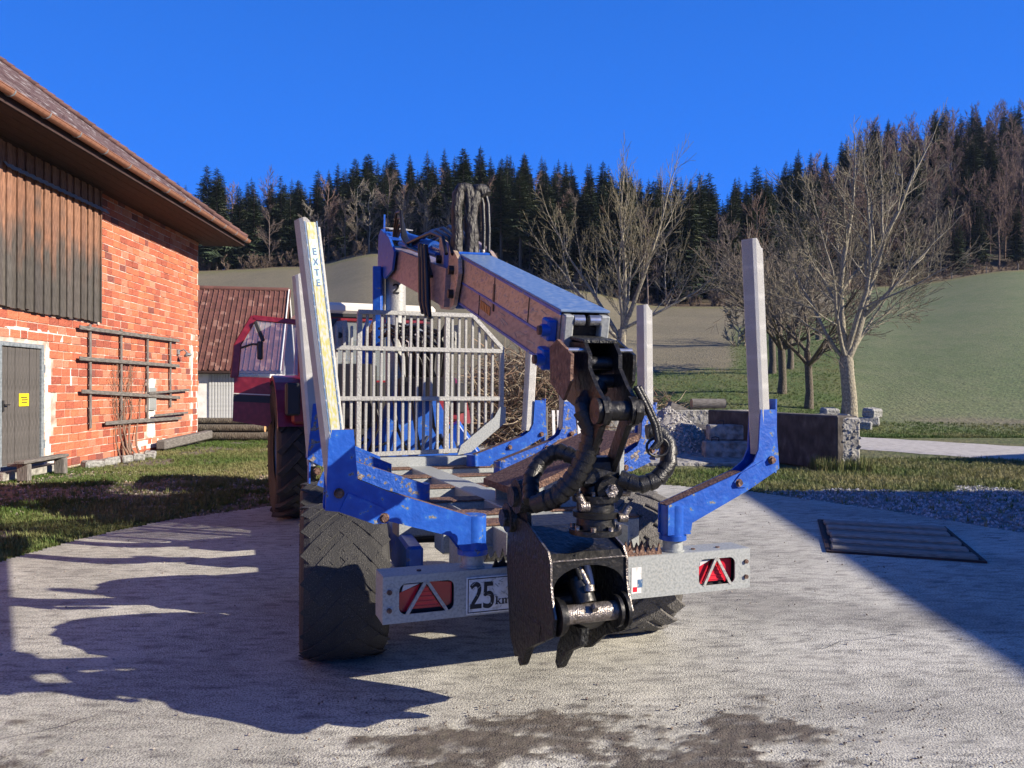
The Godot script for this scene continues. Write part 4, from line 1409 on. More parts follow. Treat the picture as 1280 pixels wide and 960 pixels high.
func bare_trees() -> void:
	var o := {"wig": .1, "up": .05, "thin": .0075, "split": 2, "kids": [0, 3, 3, 4, 4, 4], "low": .25, "a0": .35, "a1": .8}
	near_tree("young_bare_tree", "young bare tree with pale stem and spreading crown behind the crane boom end", 4.35, 30.0,
		[[0, -.3, 0, .24], [.03, 1.5, 0, .2], [0, 3.2, 0, .19], [.05, 3.7, 0, .17]],
		[[2, -.9, .75, .1, 3.1, .09], [2, -.5, 1.0, -.2, 3.5, .1], [3, .05, 1.0, .1, 3.6, .11], [3, .55, 1.0, .2, 3.8, .11], [3, .95, .45, -.1, 3.1, .07], [3, -.15, 1.0, .5, 3.1, .07], [2, .25, .9, -.6, 2.9, .07], [2, -1.0, .35, .3, 2.8, .06]], o, 301, M.bark, Color(.19, .165, .105))
	var o2 := {"wig": .14, "up": .03, "thin": .009, "split": 2, "kids": [0, 3, 4, 4, 5, 4], "low": .3, "a0": .35, "a1": .9}
	near_tree("large_bare_tree", "large forked bare tree standing in the stone heap beside the road", 13.05, 29.2,
		[[0, -.4, 0, .36], [.03, .9, 0, .27], [-.06, 1.9, 0, .25], [-.1, 2.35, 0, .27], [-.12, 2.6, 0, .2]],
		[[3, .36, 1.0, .05, 4.9, .19], [4, -.16, 1.0, 0, 4.6, .17], [4, .1, 1.0, .4, 4.2, .12], [3, -.75, .85, -.25, 3.4, .085], [3, -.45, 1.0, .5, 3.7, .09], [3, .7, .8, -.5, 3.3, .08]], o2, 311, M.bark, Color(.18, .16, .11))
	var o3 := {"wig": .17, "up": .03, "thin": .011, "split": 2, "kids": [0, 4, 4, 4, 4], "low": .15, "a0": .45, "a1": 1.0}
	var i := 0
	for q in [[12.7, 32.3, 1.0, "slim orchard tree nearest the large forked tree, in the meadow"], [12.95, 36.2, 1.15, "stout orchard tree just left of the slim one"], [15.0, 43.5, 1.2, "orchard tree behind the stout one, partly hidden by the right stake"], [16.6, 45.0, 1.1, "thin orchard tree between the stout and the slim trunks"], [25.0, 61.5, 1.35, "farthest orchard tree, seen right of the slim trunk"]]:
		var s: float = q[2]
		var lb := []
		var r := RandomNumberGenerator.new()
		r.seed = 400 + i
		for k in 7:
			var an := TAU * k / 7.0 + r.randf_range(-.3, .3)
			lb.append([2 if k < 4 else 3, cos(an) * .9, r.randf_range(.5, 1.2), sin(an) * .9, 2.9 * s * r.randf_range(.85, 1.2), .085 * s, 3])
		near_tree("orchard_tree", q[3], q[0], q[1], [[0, -.3, 0, .22 * s], [.05, .7, 0, .16 * s], [0, 1.8 * s, 0, .15 * s], [-.05, 2.4 * s, 0, .13 * s]], lb, o3, 500 + i, M.bark_dark, Color(.17, .145, .11), "orchard trees in the meadow")
		i += 1
	# a small bare bush at the end of the brown field
	var bt := far_bare(5.5, 271, Color(.24, .21, .15), 1.0)
	var t := thing("slender_bush", "slender pale bare bush at the brown field, left of the tall right stake", "bush", W(18.6, height(18.6, 62.0), 62.0))
	part("stem", bt[0], M.twig, t)
	part("twigs", bt[1], M.twig, t).set_meta("kind", "stuff")
	# brushwood
	for b in [["brush_heap", "big tangled heap of brown brushwood behind the trailer headboard", .35, 21.4, 2.5, 2.75, 1.5, 5200], ["brush_heap", "small clump of reddish brushwood on the retaining wall beside the second right stake", 5.1, 25.6, .8, 1.5, .6, 500]]:
		var h := thing(b[0], b[1], "brushwood", W(b[2], height(b[2], b[3]), b[3]))
		var m := MB.new()
		var r := RandomNumberGenerator.new()
		r.seed = 601
		for k in b[7]:
			var p := Vector3(r.randf_range(-1, 1), r.randf_range(0, 1), r.randf_range(-1, 1))
			if p.x * p.x + p.y * p.y + p.z * p.z > 1.0:
				continue
			p *= Vector3(b[4], b[5], b[6])
			m.col = [Color(.2, .13, .09), Color(.28, .2, .13), Color(.12, .085, .06), Color(.33, .27, .19)][r.randi() % 4] * r.randf_range(.7, 1.2)
			var d := Vector3(r.randf_range(-1, 1), r.randf_range(-.6, .8), r.randf_range(-1, 1)).normalized() * r.randf_range(.4, 1.1)
			var w := r.randf_range(.008, .02)
			m.tube([p, p + d * .5 + Vector3(0, r.randf_range(-.1, .1), 0), p + d + Vector3(0, r.randf_range(-.25, .2), 0)], [w, w * .8, w * .4], 3, false)
		part("twigs", m, M.twig, h).set_meta("kind", "stuff")

# ------------------------------------------------------------------ the forestry trailer
const YAW := 21.0
func S(s: float, y: float, t: float) -> Vector3:      # on the trailer: s to its right, y up, t towards the drawbar
	return Vector3(s, y, -t)

func tyre(R: float, w: float, lugs: int, lug_h: float, lug_w: float, sweep: float) -> MB:
	var m := MB.new()
	var h := w / 2
	m.lathe(Vector3.ZERO, Vector3.RIGHT, [Vector2(R * .5, -h * .78), Vector2(R * .62, -h * .94), Vector2(R * .8, -h), Vector2(R * .87, -h * .99), Vector2(R * .925, -h * .93), Vector2(R * .96, -h * .8), Vector2(R * .978, -h * .55), Vector2(R * .985, -h * .25), Vector2(R * .988, 0), Vector2(R * .985, h * .25), Vector2(R * .978, h * .55), Vector2(R * .96, h * .8), Vector2(R * .925, h * .93), Vector2(R * .87, h * .99), Vector2(R * .8, h), Vector2(R * .62, h * .94), Vector2(R * .5, h * .78)], 56)
	for i in lugs:
		for s in [-1.0, 1.0]:
			var a := TAU * (i + (.5 if s > 0 else 0.0)) / lugs
			var prev := Vector3.ZERO
			for j in 5:
				var f := j / 4.0
				var x: float = s * lerpf(-.03, h * .9, f)
				var an := a + sweep * f
				var rr := R * (.986 - .012 * f * f - (.026 if f > .9 else 0.0))
				var p := Vector3(x, cos(an) * rr, sin(an) * rr)
				if j > 0:
					var up := Vector3(0, (p.y + prev.y), (p.z + prev.z)).normalized()
					var dir := (p - prev).normalized()
					m.bar(prev - dir * .006 + up * lug_h * .5, p + dir * .006 + up * lug_h * .5, dir.cross(up), lug_w, lug_h * 1.6, .006)
				prev = p
	return m

func rim(R: float, w: float, dish: float) -> MB:
	var m := MB.new()
	m.lathe(Vector3.ZERO, Vector3.RIGHT, [Vector2(.06, -dish), Vector2(R * .5, -dish), Vector2(R * .8, -dish + .02), Vector2(R * .92, -w * .4), Vector2(R * 1.06, -w * .42)], 32)
	m.lathe(Vector3.ZERO, Vector3.RIGHT, [Vector2(R * 1.06, w * .42), Vector2(R * .92, w * .4), Vector2(R * .8, dish - .02), Vector2(R * .5, dish), Vector2(.06, dish)], 32)
	for s in [-1.0, 1.0]:
		m.cyl(Vector3(s * dish * .5, 0, 0), Vector3(s * (dish + .06), 0, 0), .07, 16)
		for k in 6:
			var a := TAU * k / 6
			m.cyl(Vector3(s * dish * .8, cos(a) * R * .38, sin(a) * R * .38), Vector3(s * (dish + .025), cos(a) * R * .38, sin(a) * R * .38), .016, 6)
	return m

func text(called: String, s: String, size: float, depth: float, m: Material, parent: Node, at: Vector3, rot := Vector3.ZERO, font := "Droid Sans", stretch := Vector3.ONE) -> MeshInstance3D:
	var t := TextMesh.new()
	var f := SystemFont.new()
	f.font_names = PackedStringArray([font])
	f.font_weight = 700
	t.font = f
	t.text = s
	t.font_size = 64
	t.pixel_size = size / 64.0
	t.depth = depth
	var o := part(called, t, m, parent, at, rot)
	o.scale = stretch
	return o

func group_node(called: String, parent: Node, at := Vector3.ZERO, rot := Vector3.ZERO) -> Node3D:
	var o := Node3D.new()
	var taken: Dictionary = parent.get_meta("_taken") if parent.has_meta("_taken") else {}
	if taken.has(called):
		taken[called] += 1
		o.name = "%s_%03d" % [called, taken[called]]
	else:
		taken[called] = 0
		o.name = called
	parent.set_meta("_taken", taken)
	parent.add_child(o)
	o.position = at
	o.rotation = rot
	return o

func stake(tr: Node, poly: Array, t: float, foot: float, base: Vector2, top: Vector2, cut: float, yaw: float, worn := false) -> Node3D:
	var k := group_node("stake", tr)
	var pv := MB.new()
	pv.cyl(S(foot, .586, t), S(foot, .72, t), .064, 24)
	pv.cyl(S(foot, .586, t), S(foot, .597, t), .075, 24)
	part("pivot_tube", pv, M.galv, k)
	var bm: Material = M.blue_worn if worn else M.blue
	var sl := MB.new()
	sl.cyl(S(foot, .665, t), S(foot, .885, t), .079, 24)
	sl.cyl(S(foot, .66, t), S(foot, .69, t), .088, 24)
	part("sleeve", sl, bm, k)
	var ar := MB.new()
	ar.plate(poly, Transform3D(Basis(), Vector3(0, 0, -t - .045)), .012)
	ar.plate(poly, Transform3D(Basis(), Vector3(0, 0, -t + .065)), .012)
	var at2 := MB.new()
	var n := poly.size()
	# the box of the arm between the two cheek plates
	for i in n:
		var a: Vector2 = poly[i]
		var b: Vector2 = poly[(i + 1) % n]
		if (a - b).length() > .12 and absf(a.y - b.y) < absf(a.x - b.x) * 1.2:
			(at2 if (a.y + b.y) / 2 > .8 and i < n / 2 else ar).quad(S(a.x, a.y, t + .05), S(b.x, b.y, t + .05), S(b.x, b.y, t - .065), S(a.x, a.y, t - .065), Vector3(0, 1, 0))
	var sg := signf(base.x)
	var xs: float = poly.map(func(p): return absf(p.x)).max()
	ar.bx(S(sg * (xs - .02), base.y - .18, t - .01), Vector3(.012, .5, .1))
	part("arm", ar, bm, k)
	if at2.v.size():
		part("arm_top", at2, M.rust, k)
	# gusset on the front plate
	var gs := MB.new()
	var e := Vector2(sg * (absf(base.x) - .02), base.y - .39)
	var dirv := Vector2(-sg * .92, -.39)
	var nv := Vector2(-dirv.y, dirv.x)
	gs.plate([e + nv * .055, e + dirv * .2 + nv * .05, e + dirv * .27 + nv * .02, e + dirv * .27 - nv * .02, e + dirv * .2 - nv * .05, e - nv * .055], Transform3D(Basis(), Vector3(0, 0, -t + .077)), .01)
	part("gusset", gs, bm, k)
	for q in [Vector2(sg * (xs - .07), base.y - .34), e + dirv * .24]:
		var bt := MB.new()
		bt.cyl(S(q.x, q.y, t - .07), S(q.x, q.y, t - .1), .02, 6)
		bt.cyl(S(q.x, q.y, t - .07), S(q.x, q.y, t - .083), .028, 12)
		part("bolt", bt, M.rust, k)
	# aluminium profile
	var pr := MB.new()
	var ax := (Vector3(top.x, top.y, 0) - Vector3(base.x, base.y - .3, 0))
	var len := ax.length()
	var h := .055
	var c := .016
	var sec := [Vector2(-h + c, -h), Vector2(h - c, -h), Vector2(h, -h + c), Vector2(h, h - c), Vector2(h - c, h), Vector2(-h + c, h), Vector2(-h, h - c), Vector2(-h, -h + c)]
	var rows := 8
	for i in 8:
		var a: Vector2 = sec[i]
		var b: Vector2 = sec[(i + 1) % 8]
		var sub := 6
		for j in sub:
			var p := a.lerp(b, j / float(sub))
			var q2 := a.lerp(b, (j + 1) / float(sub))
			var ya := len - cut * (p.x + h) * .55 - .012 * sin(p.x * 75.0)
			var yb := len - cut * (q2.x + h) * .55 - .012 * sin(q2.x * 75.0)
			pr.quad(Vector3(p.x, 0, -p.y), Vector3(q2.x, 0, -q2.y), Vector3(q2.x, yb, -q2.y), Vector3(p.x, ya, -p.y), Vector3(p.x + q2.x, 0, -p.y - q2.y))
			pr.tri(Vector3(0, len - cut * .03 - .03, 0), Vector3(p.x, ya, -p.y), Vector3(q2.x, yb, -q2.y), Vector3.UP)
	var o := part("profile", pr, M.alu, k, S(base.x, base.y - .3, t))
	o.rotation = Vector3(0, yaw, -atan2(ax.x, ax.y))
	return k

func mirror(p: Array) -> Array:
	return p.map(func(q): return Vector2(-q.x, q.y))

func light_unit(tr: Node, s0: float, s1: float, y0: float, y1: float) -> void:
	var k := group_node("tail_light", tr)
	var w := s1 - s0
	var h := y1 - y0
	var mid := (s0 + s1) / 2
	var hs := MB.new()
	hs.bx(S(mid, (y0 + y1) / 2, .075), Vector3(w + .05, h + .05, .05))
	part("housing", hs, M.lamp_dark, k)
	var z := .047
	var tri := MB.new()
	tri.plate([Vector2(s0 + w * .2, y0 + .018), Vector2(s1 - w * .22, y0 + .018), Vector2(mid - w * .02, y1 - .012)], Transform3D(Basis(), Vector3(0, 0, -z + .012)), .012)
	part("reflector", tri, M.lens_bright, k)
	for i in 5:
		var y := y0 + .03 + i * h * .15
		var hw := w * .27 * (1.0 - (i + .6) / 6.5)
		var rb := MB.new()
		rb.bx(S(mid - w * .01, y, z - .02), Vector3(hw * 2, .006, .004))
		part("ridge", rb, M.lens, k)
	var a := MB.new()
	a.plate([Vector2(s0 + .004, y0 + .004), Vector2(s0 + w * .18, y0 + .004), Vector2(mid - w * .1, y1 - .02), Vector2(s0 + .004, y1 - .06)], Transform3D(Basis(), Vector3(0, 0, -z)), .02)
	part("lens", a, M.lens, k)
	var b := MB.new()
	b.plate([Vector2(s0 + .02, y1 - .05), Vector2(mid - w * .12, y1 - .012), Vector2(s0 + .03, y1 - .012)], Transform3D(Basis(), Vector3(0, 0, -z + .016)), .012)
	part("lens", b, M.lens_white, k)
	var c := MB.new()
	c.plate([Vector2(s1 - w * .2, y0 + .004), Vector2(s1 - .004, y0 + .03), Vector2(s1 - .004, y1 - .02), Vector2(mid + w * .06, y1 - .006)], Transform3D(Basis(), Vector3(0, 0, -z)), .02)
	part("lens", c, M.lens, k)
	# bright guard strips in front of the lamp
	var g := MB.new()
	g.bar(S(s0 + w * .14, y0 - .004, .003), S(mid - w * .02, y1 + .004, .003), Vector3(1, 0, 0), .018, .012)
	g.bar(S(s1 - w * .12, y0 - .004, .003), S(mid - w * .0, y1 + .004, .003), Vector3(1, 0, 0), .018, .012)
	part("guard_strip", g, M.galv_light, k)

func trailer() -> void:
	var tr := thing("forestry_trailer", "galvanised forestry trailer with blue stake arms parked on the concrete yard", "trailer", W(.387, .163, 4.095), YAW * D2R)
	tr.scale = Vector3.ONE * 0.9
	tr.rotation.z = -.6 * D2R
	var y0 := .325
	var y1 := .585
	# bumper: top, bottom, ends and a front plate with two openings
	var bp := group_node("bumper", tr)
	var holes := [[-1.13, -.815, .37, .54], [.82, 1.1, .365, .535]]
	var fp := MB.new()
	var xs := [-1.22, holes[0][0], holes[0][1], holes[1][0], holes[1][1], 1.22]
	var fz := Transform3D(Basis(), Vector3(0, 0, -.004))
	for i in 5:
		if i % 2 == 0:
			fp.plate([Vector2(xs[i], y0), Vector2(xs[i + 1], y0), Vector2(xs[i + 1], y1), Vector2(xs[i], y1)], fz, .008)
		else:
			var h: Array = holes[i / 2]
			fp.plate([Vector2(xs[i], h[3]), Vector2(xs[i + 1], h[3]), Vector2(xs[i + 1], y1), Vector2(xs[i], y1)], fz, .008)
			fp.plate([Vector2(xs[i], y0), Vector2(xs[i + 1], y0), Vector2(xs[i + 1], h[2]), Vector2(xs[i], h[2])], fz, .008)
			var r := .04
			for cx in [[h[0], 1.0], [h[1], -1.0]]:
				for cy in [[h[2], 1.0], [h[3], -1.0]]:
					var f := [Vector2(cx[0], cy[0])]
					for j in 6:
						var a := PI / 2 * j / 5.0
						f.append(Vector2(cx[0] + cx[1] * r * (1 - sin(a)), cy[0] + cy[1] * r * (1 - cos(a))))
					fp.plate(f, fz, .008)
	part("front_plate", fp, M.galv, bp)
	var tp := MB.new()
	tp.bx(S(0, y1 - .004, .105), Vector3(2.44, .008, .19), .002)
	tp.bx(S(0, y0 + .004, .105), Vector3(2.44, .008, .19), .002)
	tp.bx(S(0, (y0 + y1) / 2, .2), Vector3(2.44, y1 - y0, .008), .002)
	for s in [-1.216, 1.216]:
		tp.bx(S(s, (y0 + y1) / 2, .105), Vector3(.008, y1 - y0 - .02, .18), .002)
	part("channel", tp, M.galv, bp)
	for s in [-1.185, 1.185]:
		for y in [.4, .5]:
			var b := MB.new()
			b.cyl(S(s, y, 0), S(s, y, -.014), .014, 10)
			part("bolt", b, M.rust, bp)
	for q in [[-1.0, .58], [-.3, .58], [1.02, .58], [.83, .58]]:
		var b := MB.new()
		b.cyl(S(q[0], q[1] + .004, .08), S(q[0], q[1] + .012, .08), .014, 8)
		part("bolt", b, M.rust, bp)
	for h in holes:
		light_unit(tr, h[0], h[1], h[2], h[3])
	# 25 km plate
	var pl := group_node("speed_plate", tr)
	var pb := MB.new()
	pb.bx(S(-.608, .44, -.004), Vector3(.272, .21, .004), .001)
	part("plate", pb, M.white_paint, pl)
	var bd := MB.new()
	for q in [[0, .095, .256, .005], [0, -.095, .256, .005], [-.126, 0, .005, .19], [.126, 0, .005, .19]]:
		bd.bx(S(-.608 + q[0], .44 + q[1], -.0068), Vector3(q[2], q[3], .002))
	part("border", bd, M.ink, pl)
	text("digits", "25", .185, .002, M.ink, pl, S(-.65, .437, -.007), Vector3.ZERO, "Droid Sans", Vector3(.78, 1.12, 1))
	text("letters", "km", .06, .002, M.ink, pl, S(-.523, .4, -.007), Vector3.ZERO, "Droid Serif")
	var scr := MB.new()
	for i in 26:
		var p := Vector2(-.608 + rng.randf_range(-.12, .12), .44 + rng.randf_range(-.09, .09))
		var e := p + Vector2(rng.randf_range(-.03, .03), rng.randf_range(-.02, .02))
		scr.bar(S(p.x, p.y, -.0085), S(e.x, e.y, -.0085), Vector3(e.y - p.y, p.x - e.x, 0), rng.randf_range(.002, .006), .001)
	tag(part("scratch", scr, M.galv, pl), "", "", "", "stuff")
	# faded sticker right of the grapple
	var stk := group_node("sticker", tr)
	for q in [[.36, .44, .07, .16, M.white_paint], [.385, .42, .035, .05, M.tape_blue], [.35, .385, .03, .03, M.lens_bright]]:
		var b := MB.new()
		b.bx(S(q[0], q[1], -.002 - (.001 if q[2] < .05 else 0.0)), Vector3(q[2], q[3], .002))
		part("print", b, q[4], stk)
	# toothed strips on the bumper
	for q in [[-.58, -.16, M.black], [.2, .56, M.rust]]:
		var m := MB.new()
		var pts := [Vector2(q[0], y1)]
		var n := 9
		for i in n:
			var x := lerpf(q[0], q[1], (i + .5) / n)
			pts.append(Vector2(x - .012, y1 + .018 + .02 * (i % 2)))
			pts.append(Vector2(x, y1 + .05 + .012 * ((i * 7) % 3)))
			pts.append(Vector2(x + .014, y1 + .022))
		pts.append(Vector2(q[1], y1))
		for t in [.03, .17]:
			m.plate(pts, Transform3D(Basis(), Vector3(0, 0, -t)), .012)
		part("toothed_strip", m, q[2], tr)
	# stakes
	var RR := [Vector2(.60, .70), Vector2(.60, .89), Vector2(1.17, 1.09), Vector2(1.26, 1.15), Vector2(1.30, 1.23), Vector2(1.315, 1.5), Vector2(1.435, 1.5), Vector2(1.472, 1.10), Vector2(1.2, .955), Vector2(.78, .77), Vector2(.77, .70)]
	stake(tr, RR, .09, .68, Vector2(1.375, 1.5), Vector2(1.245, 2.65), 1.4, 0.34)
	var LR := [Vector2(-.61, .69), Vector2(-.66, .87), Vector2(-1.20, 1.05), Vector2(-1.36, 1.12), Vector2(-1.385, 1.39), Vector2(-1.515, 1.39), Vector2(-1.53, .96), Vector2(-1.36, .935), Vector2(-.83, .78), Vector2(-.76, .69)]
	var k := stake(tr, LR, .09, -.68, Vector2(-1.455, 1.39), Vector2(-1.65, 2.52), 1.1, 14.0 * D2R)
	# the worn tape on the left rear stake
	var pro: Node3D = k.get_node("profile")
	var tape := MB.new()
	tape.bx(Vector3(0, .84, .0565), Vector3(.05, 1.14, .002))
	var tp2 := part("tape", tape, M.tape, k)
	tp2.transform = pro.transform
	for s in [-.033, .033]:
		var e := MB.new()
		e.bx(Vector3(s, .84, .0563), Vector3(.007, 1.15, .002))
		part("tape_edge", e, M.tape_blue, k).transform = pro.transform
	var lab := "EXTE"
	var lw := text("tape_letters", "E", .052, .001, M.tape_blue, k, Vector3.ZERO)
	lw.transform = pro.transform * Transform3D(Basis(Vector3.FORWARD, 0.0), Vector3(0, 1.255, .0585))
	var pb2 := MB.new()
	pb2.bx(Vector3(0, 1.2, .0576), Vector3(.046, .24, .001))
	part("print_ground", pb2, mat("pale_cyan", [[0.0, L(.3, .5, .5)], [0.5, L(.42, .6, .58)], [0.75, L(.62, .62, .3)], [1.0, L(.65, .62, .4)]], Vector3(8, 5, 8), .5), k).transform = pro.transform
	var li := 0
	for ch in ["X", "T", "E"]:
		var q := text("tape_letters", ch, .05, .001, M.tape_blue, k, Vector3.ZERO)
		q.transform = pro.transform * Transform3D(Basis(), Vector3(0, 1.2 - li * .055, .0585))
		li += 1
	stake(tr, mirror(RR), 1.6, -.62, Vector2(-1.40, 1.35), Vector2(-1.53, 2.44), .6, 12.0 * D2R, true)
	stake(tr, RR, 1.6, .66, Vector2(1.385, 1.45), Vector2(1.35, 2.37), 1.0, 0.34, true)
	stake(tr, RR, 3.2, .64, Vector2(1.36, 1.5), Vector2(1.36, 2.45), .8, 0.1, true)
	stake(tr, RR, 4.0, .6, Vector2(1.25, 1.45), Vector2(1.32, 2.45), .8, 0.1)
	stake(tr, mirror(RR).map(func(p): return Vector2(p.x * .86, p.y)), 3.2, -.58, Vector2(-1.20, 1.4), Vector2(-1.2, 2.3), .8, 0.1, true)
	stake(tr, mirror(RR).map(func(p): return Vector2(p.x * .78, p.y)), 4.0, -.54, Vector2(-1.08, 1.4), Vector2(-1.06, 2.3), .8, 0.1)
	# rusty doubling plate on the third right arm
	var rp := MB.new()
	rp.plate([Vector2(.93, .93), Vector2(1.26, 1.1), Vector2(1.40, 1.14), Vector2(1.42, 1.07), Vector2(1.2, .96), Vector2(.95, .85)], Transform3D(Basis(), Vector3(0, 0, -3.2 + .095)), .012)
	part("doubling_plate", rp, M.rust, tr)
	# frame
	var fr := MB.new()
	fr.bx(S(0, .62, 2.5), Vector3(.26, .28, 4.7), .01)
	part("frame_beam", fr, M.galv, tr)
	for t in [.55, .95, 1.6, 2.4, 3.2, 4.0]:
		var cb := group_node("cross_beam", tr)
		var b := MB.new()
		b.bx(S(0, .62, t), Vector3(1.62 if t > 1 else 1.3, .25, .2), .012)
		b.bx(S(0, .615, t - .104), Vector3(1.5 if t > 1 else 1.2, .012, .012))
		part("beam", b, M.galv, cb)
		var wp := MB.new()
		wp.bx(S(0, .752, t), Vector3(1.6 if t > 1 else 1.28, .014, .21), .003)
		part("wear_strip", wp, M.rust, cb)
	for s in [-.42, .42]:
		var lb := MB.new()
		lb.bx(S(s, .63, .95), Vector3(.012, .22, 1.5))
		part("side_plate", lb, M.galv, tr)
	var bo := MB.new()
	bo.plate([Vector2(-.1, .86), Vector2(.85, 1.25), Vector2(.85, 1.3), Vector2(-.1, .91)], Transform3D(Basis(), Vector3(0, 0, -1.2)), .8)
	part("bolster_plate", bo, M.rust, tr)
	var bg := MB.new()
	bg.plate([Vector2(-.05, .76), Vector2(.8, .76), Vector2(.8, 1.22), Vector2(-.05, .87)], Transform3D(Basis(), Vector3(0, 0, -1.45)), .02)
	bg.plate([Vector2(-.05, .76), Vector2(.8, .76), Vector2(.8, 1.22), Vector2(-.05, .87)], Transform3D(Basis(), Vector3(0, 0, -.95)), .02)
	part("bolster_gusset", bg, M.galv, tr)
	var vt := MB.new()
	vt.cyl(S(-.55, .35, .62), S(-.55, .72, .62), .11, 24)
	part("air_tank", vt, M.galv, tr)
	# headboard
	var hb := group_node("headboard", tr)
	var T := 4.2
	var top_at := func(s: float) -> float:
		if s < -.7: return 2.3
		if s < .64: return 2.44
		return lerpf(2.44, 2.08, (s - .64) / .36)
	var bot_at := func(s: float) -> float:
		return .9 if s < .5 else lerpf(.93, 1.33, (s - .5) / .5)
	var s := -.985
	while s < .97:
		if absf(s + .66) > .045 and absf(s - .335) > .045:
			var b := MB.new()
			var ya: float = bot_at.call(s)
			var yb: float = top_at.call(s)
			b.bx(Vector3.ZERO, Vector3(.03, yb - ya, .03), .005)
			part("bar", b, M.galv_light, hb, S(s, (ya + yb) / 2, T + .012), Vector3(0, 0, rng.randf_range(-.006, .006)))
		s += .0815
	for q in [[-.66, .88, 2.46], [.335, .88, 2.46], [1.0, 1.34, 2.1]]:
		var b := MB.new()
		b.bx(S(q[0], (q[1] + q[2]) / 2, T), Vector3(.055, q[2] - q[1], .05), .006)
		part("post", b, M.galv_light, hb)
	for q in [[-1.0, 2.055, 1.0, 2.07], [-1.0, 1.505, 1.0, 1.515], [-.68, 2.455, .64, 2.47], [.63, 2.47, 1.01, 2.09], [-.75, .89, .52, .92]]:
		var b := MB.new()
		b.bar(S(q[0], q[1], T - .02), S(q[2], q[3], T - .02), Vector3.UP, .05, .035, .005)
		part("rail", b, M.galv_light, hb)
	var lc := MB.new()
	lc.plate([Vector2(.46, .87), Vector2(.62, .9), Vector2(1.04, 1.24), Vector2(1.04, 1.42), Vector2(.97, 1.42), Vector2(.9, 1.3), Vector2(.5, .98)], Transform3D(Basis(), Vector3(0, 0, -T + .045)), .012)
	part("corner_plate", lc, M.galv, hb)
	var bt := MB.new()
	bt.bx(S(-.1, .8, T), Vector3(1.5, .12, .16), .01)
	bt.bx(S(-.1, .66, T + .05), Vector3(1.3, .1, .1), .01)
	part("bottom_beam", bt, M.galv, hb)
	for q in [[-.86, 2.2], [.43, 2.2]]:
		var lp := group_node("work_light_plate", tr, S(q[0], q[1], T + .12))  # galvanised plate with a hole, no lamp on it
		var p := MB.new()
		p.plate([Vector2(-.14, 0), Vector2(-.06, .15), Vector2(.08, .17), Vector2(.1, .05), Vector2(.1, -.1), Vector2(.02, -.17), Vector2(-.06, -.13)], Transform3D(Basis(), Vector3.ZERO), .01)
		part("plate", p, M.galv_light, lp)
		var c := MB.new()
		c.cyl(Vector3(0, 0, .006), Vector3(0, 0, .012), .035, 16)
		part("opening", c, M.lamp_dark, lp)
		var d := MB.new()
		d.plate([Vector2(-.2, -.02), Vector2(-.1, .17), Vector2(-.01, .19), Vector2(-.13, 0), Vector2(-.06, -.17), Vector2(-.12, -.17)], Transform3D(Basis(), Vector3(0, 0, .02)), .01)
		part("lamp_rim", d, M.lamp_dark, lp)  # dark chevron stands in for the shadowed part of the plate
	# drawbar
	var db := MB.new()
	db.bx(S(-.05, .6, 5.0), Vector3(.2, .22, .9), .01)
	part("drawbar", db, M.blue, tr)
	# bogie
	var inv := tr.transform.affine_inverse()
	var pitch := deg_to_rad(16.0 - YAW)
	var tA := tyre(.465, .5, 18, .004, .07, .62)
	var tB := tyre(.465, .5, 18, .013, .085, .5)
	var r0 := rim(.225, .46, .12)
	var ma := tA.make()
	var mb2 := tB.make()
	var mr := r0.make()
	for q in [[-1.04, 4.62, ma, M.rubber, "worn black trailer tyre with diagonal lugs beside the left tail light"], [.76, 5.14, mb2, M.rubber_dusty, "dusty grey trailer tyre behind the right half of the bumper"], [-1.35, 5.72, ma, M.rubber, ""], [.44, 6.24, mb2, M.rubber_dusty, ""]]:
		var w := group_node("wheel", tr, inv * W(q[0], .46, q[1]), Vector3(0, pitch, 0))
		var ty := part("tyre", q[2], q[3], w, Vector3.ZERO, Vector3(rng.randf() * TAU, 0, 0))
		w.scale = Vector3.ONE / 0.9
		if q[4]: w.set_meta("label", q[4])
		part("rim", mr, M.rim_paint, w)
	for q in [[-.08, 4.89], [-.4, 5.99]]:
		var axm := MB.new()
		axm.cyl(Vector3(-.85, 0, 0), Vector3(.85, 0, 0), .05, 12)
		part("axle", axm, M.plastic, tr, inv * W(q[0], .46, q[1]), Vector3(0, pitch, 0))
	for sd in [-.55, .55]:
		var bgm := MB.new()
		bgm.bx(Vector3.ZERO, Vector3(.12, .3, 1.3), .02)
		part("bogie_beam", bgm, M.blue, tr, inv * (W(-.24, .5, 5.44) + Vector3(cos(16 * D2R), 0, -sin(16 * D2R)) * sd), Vector3(0, pitch, 0))

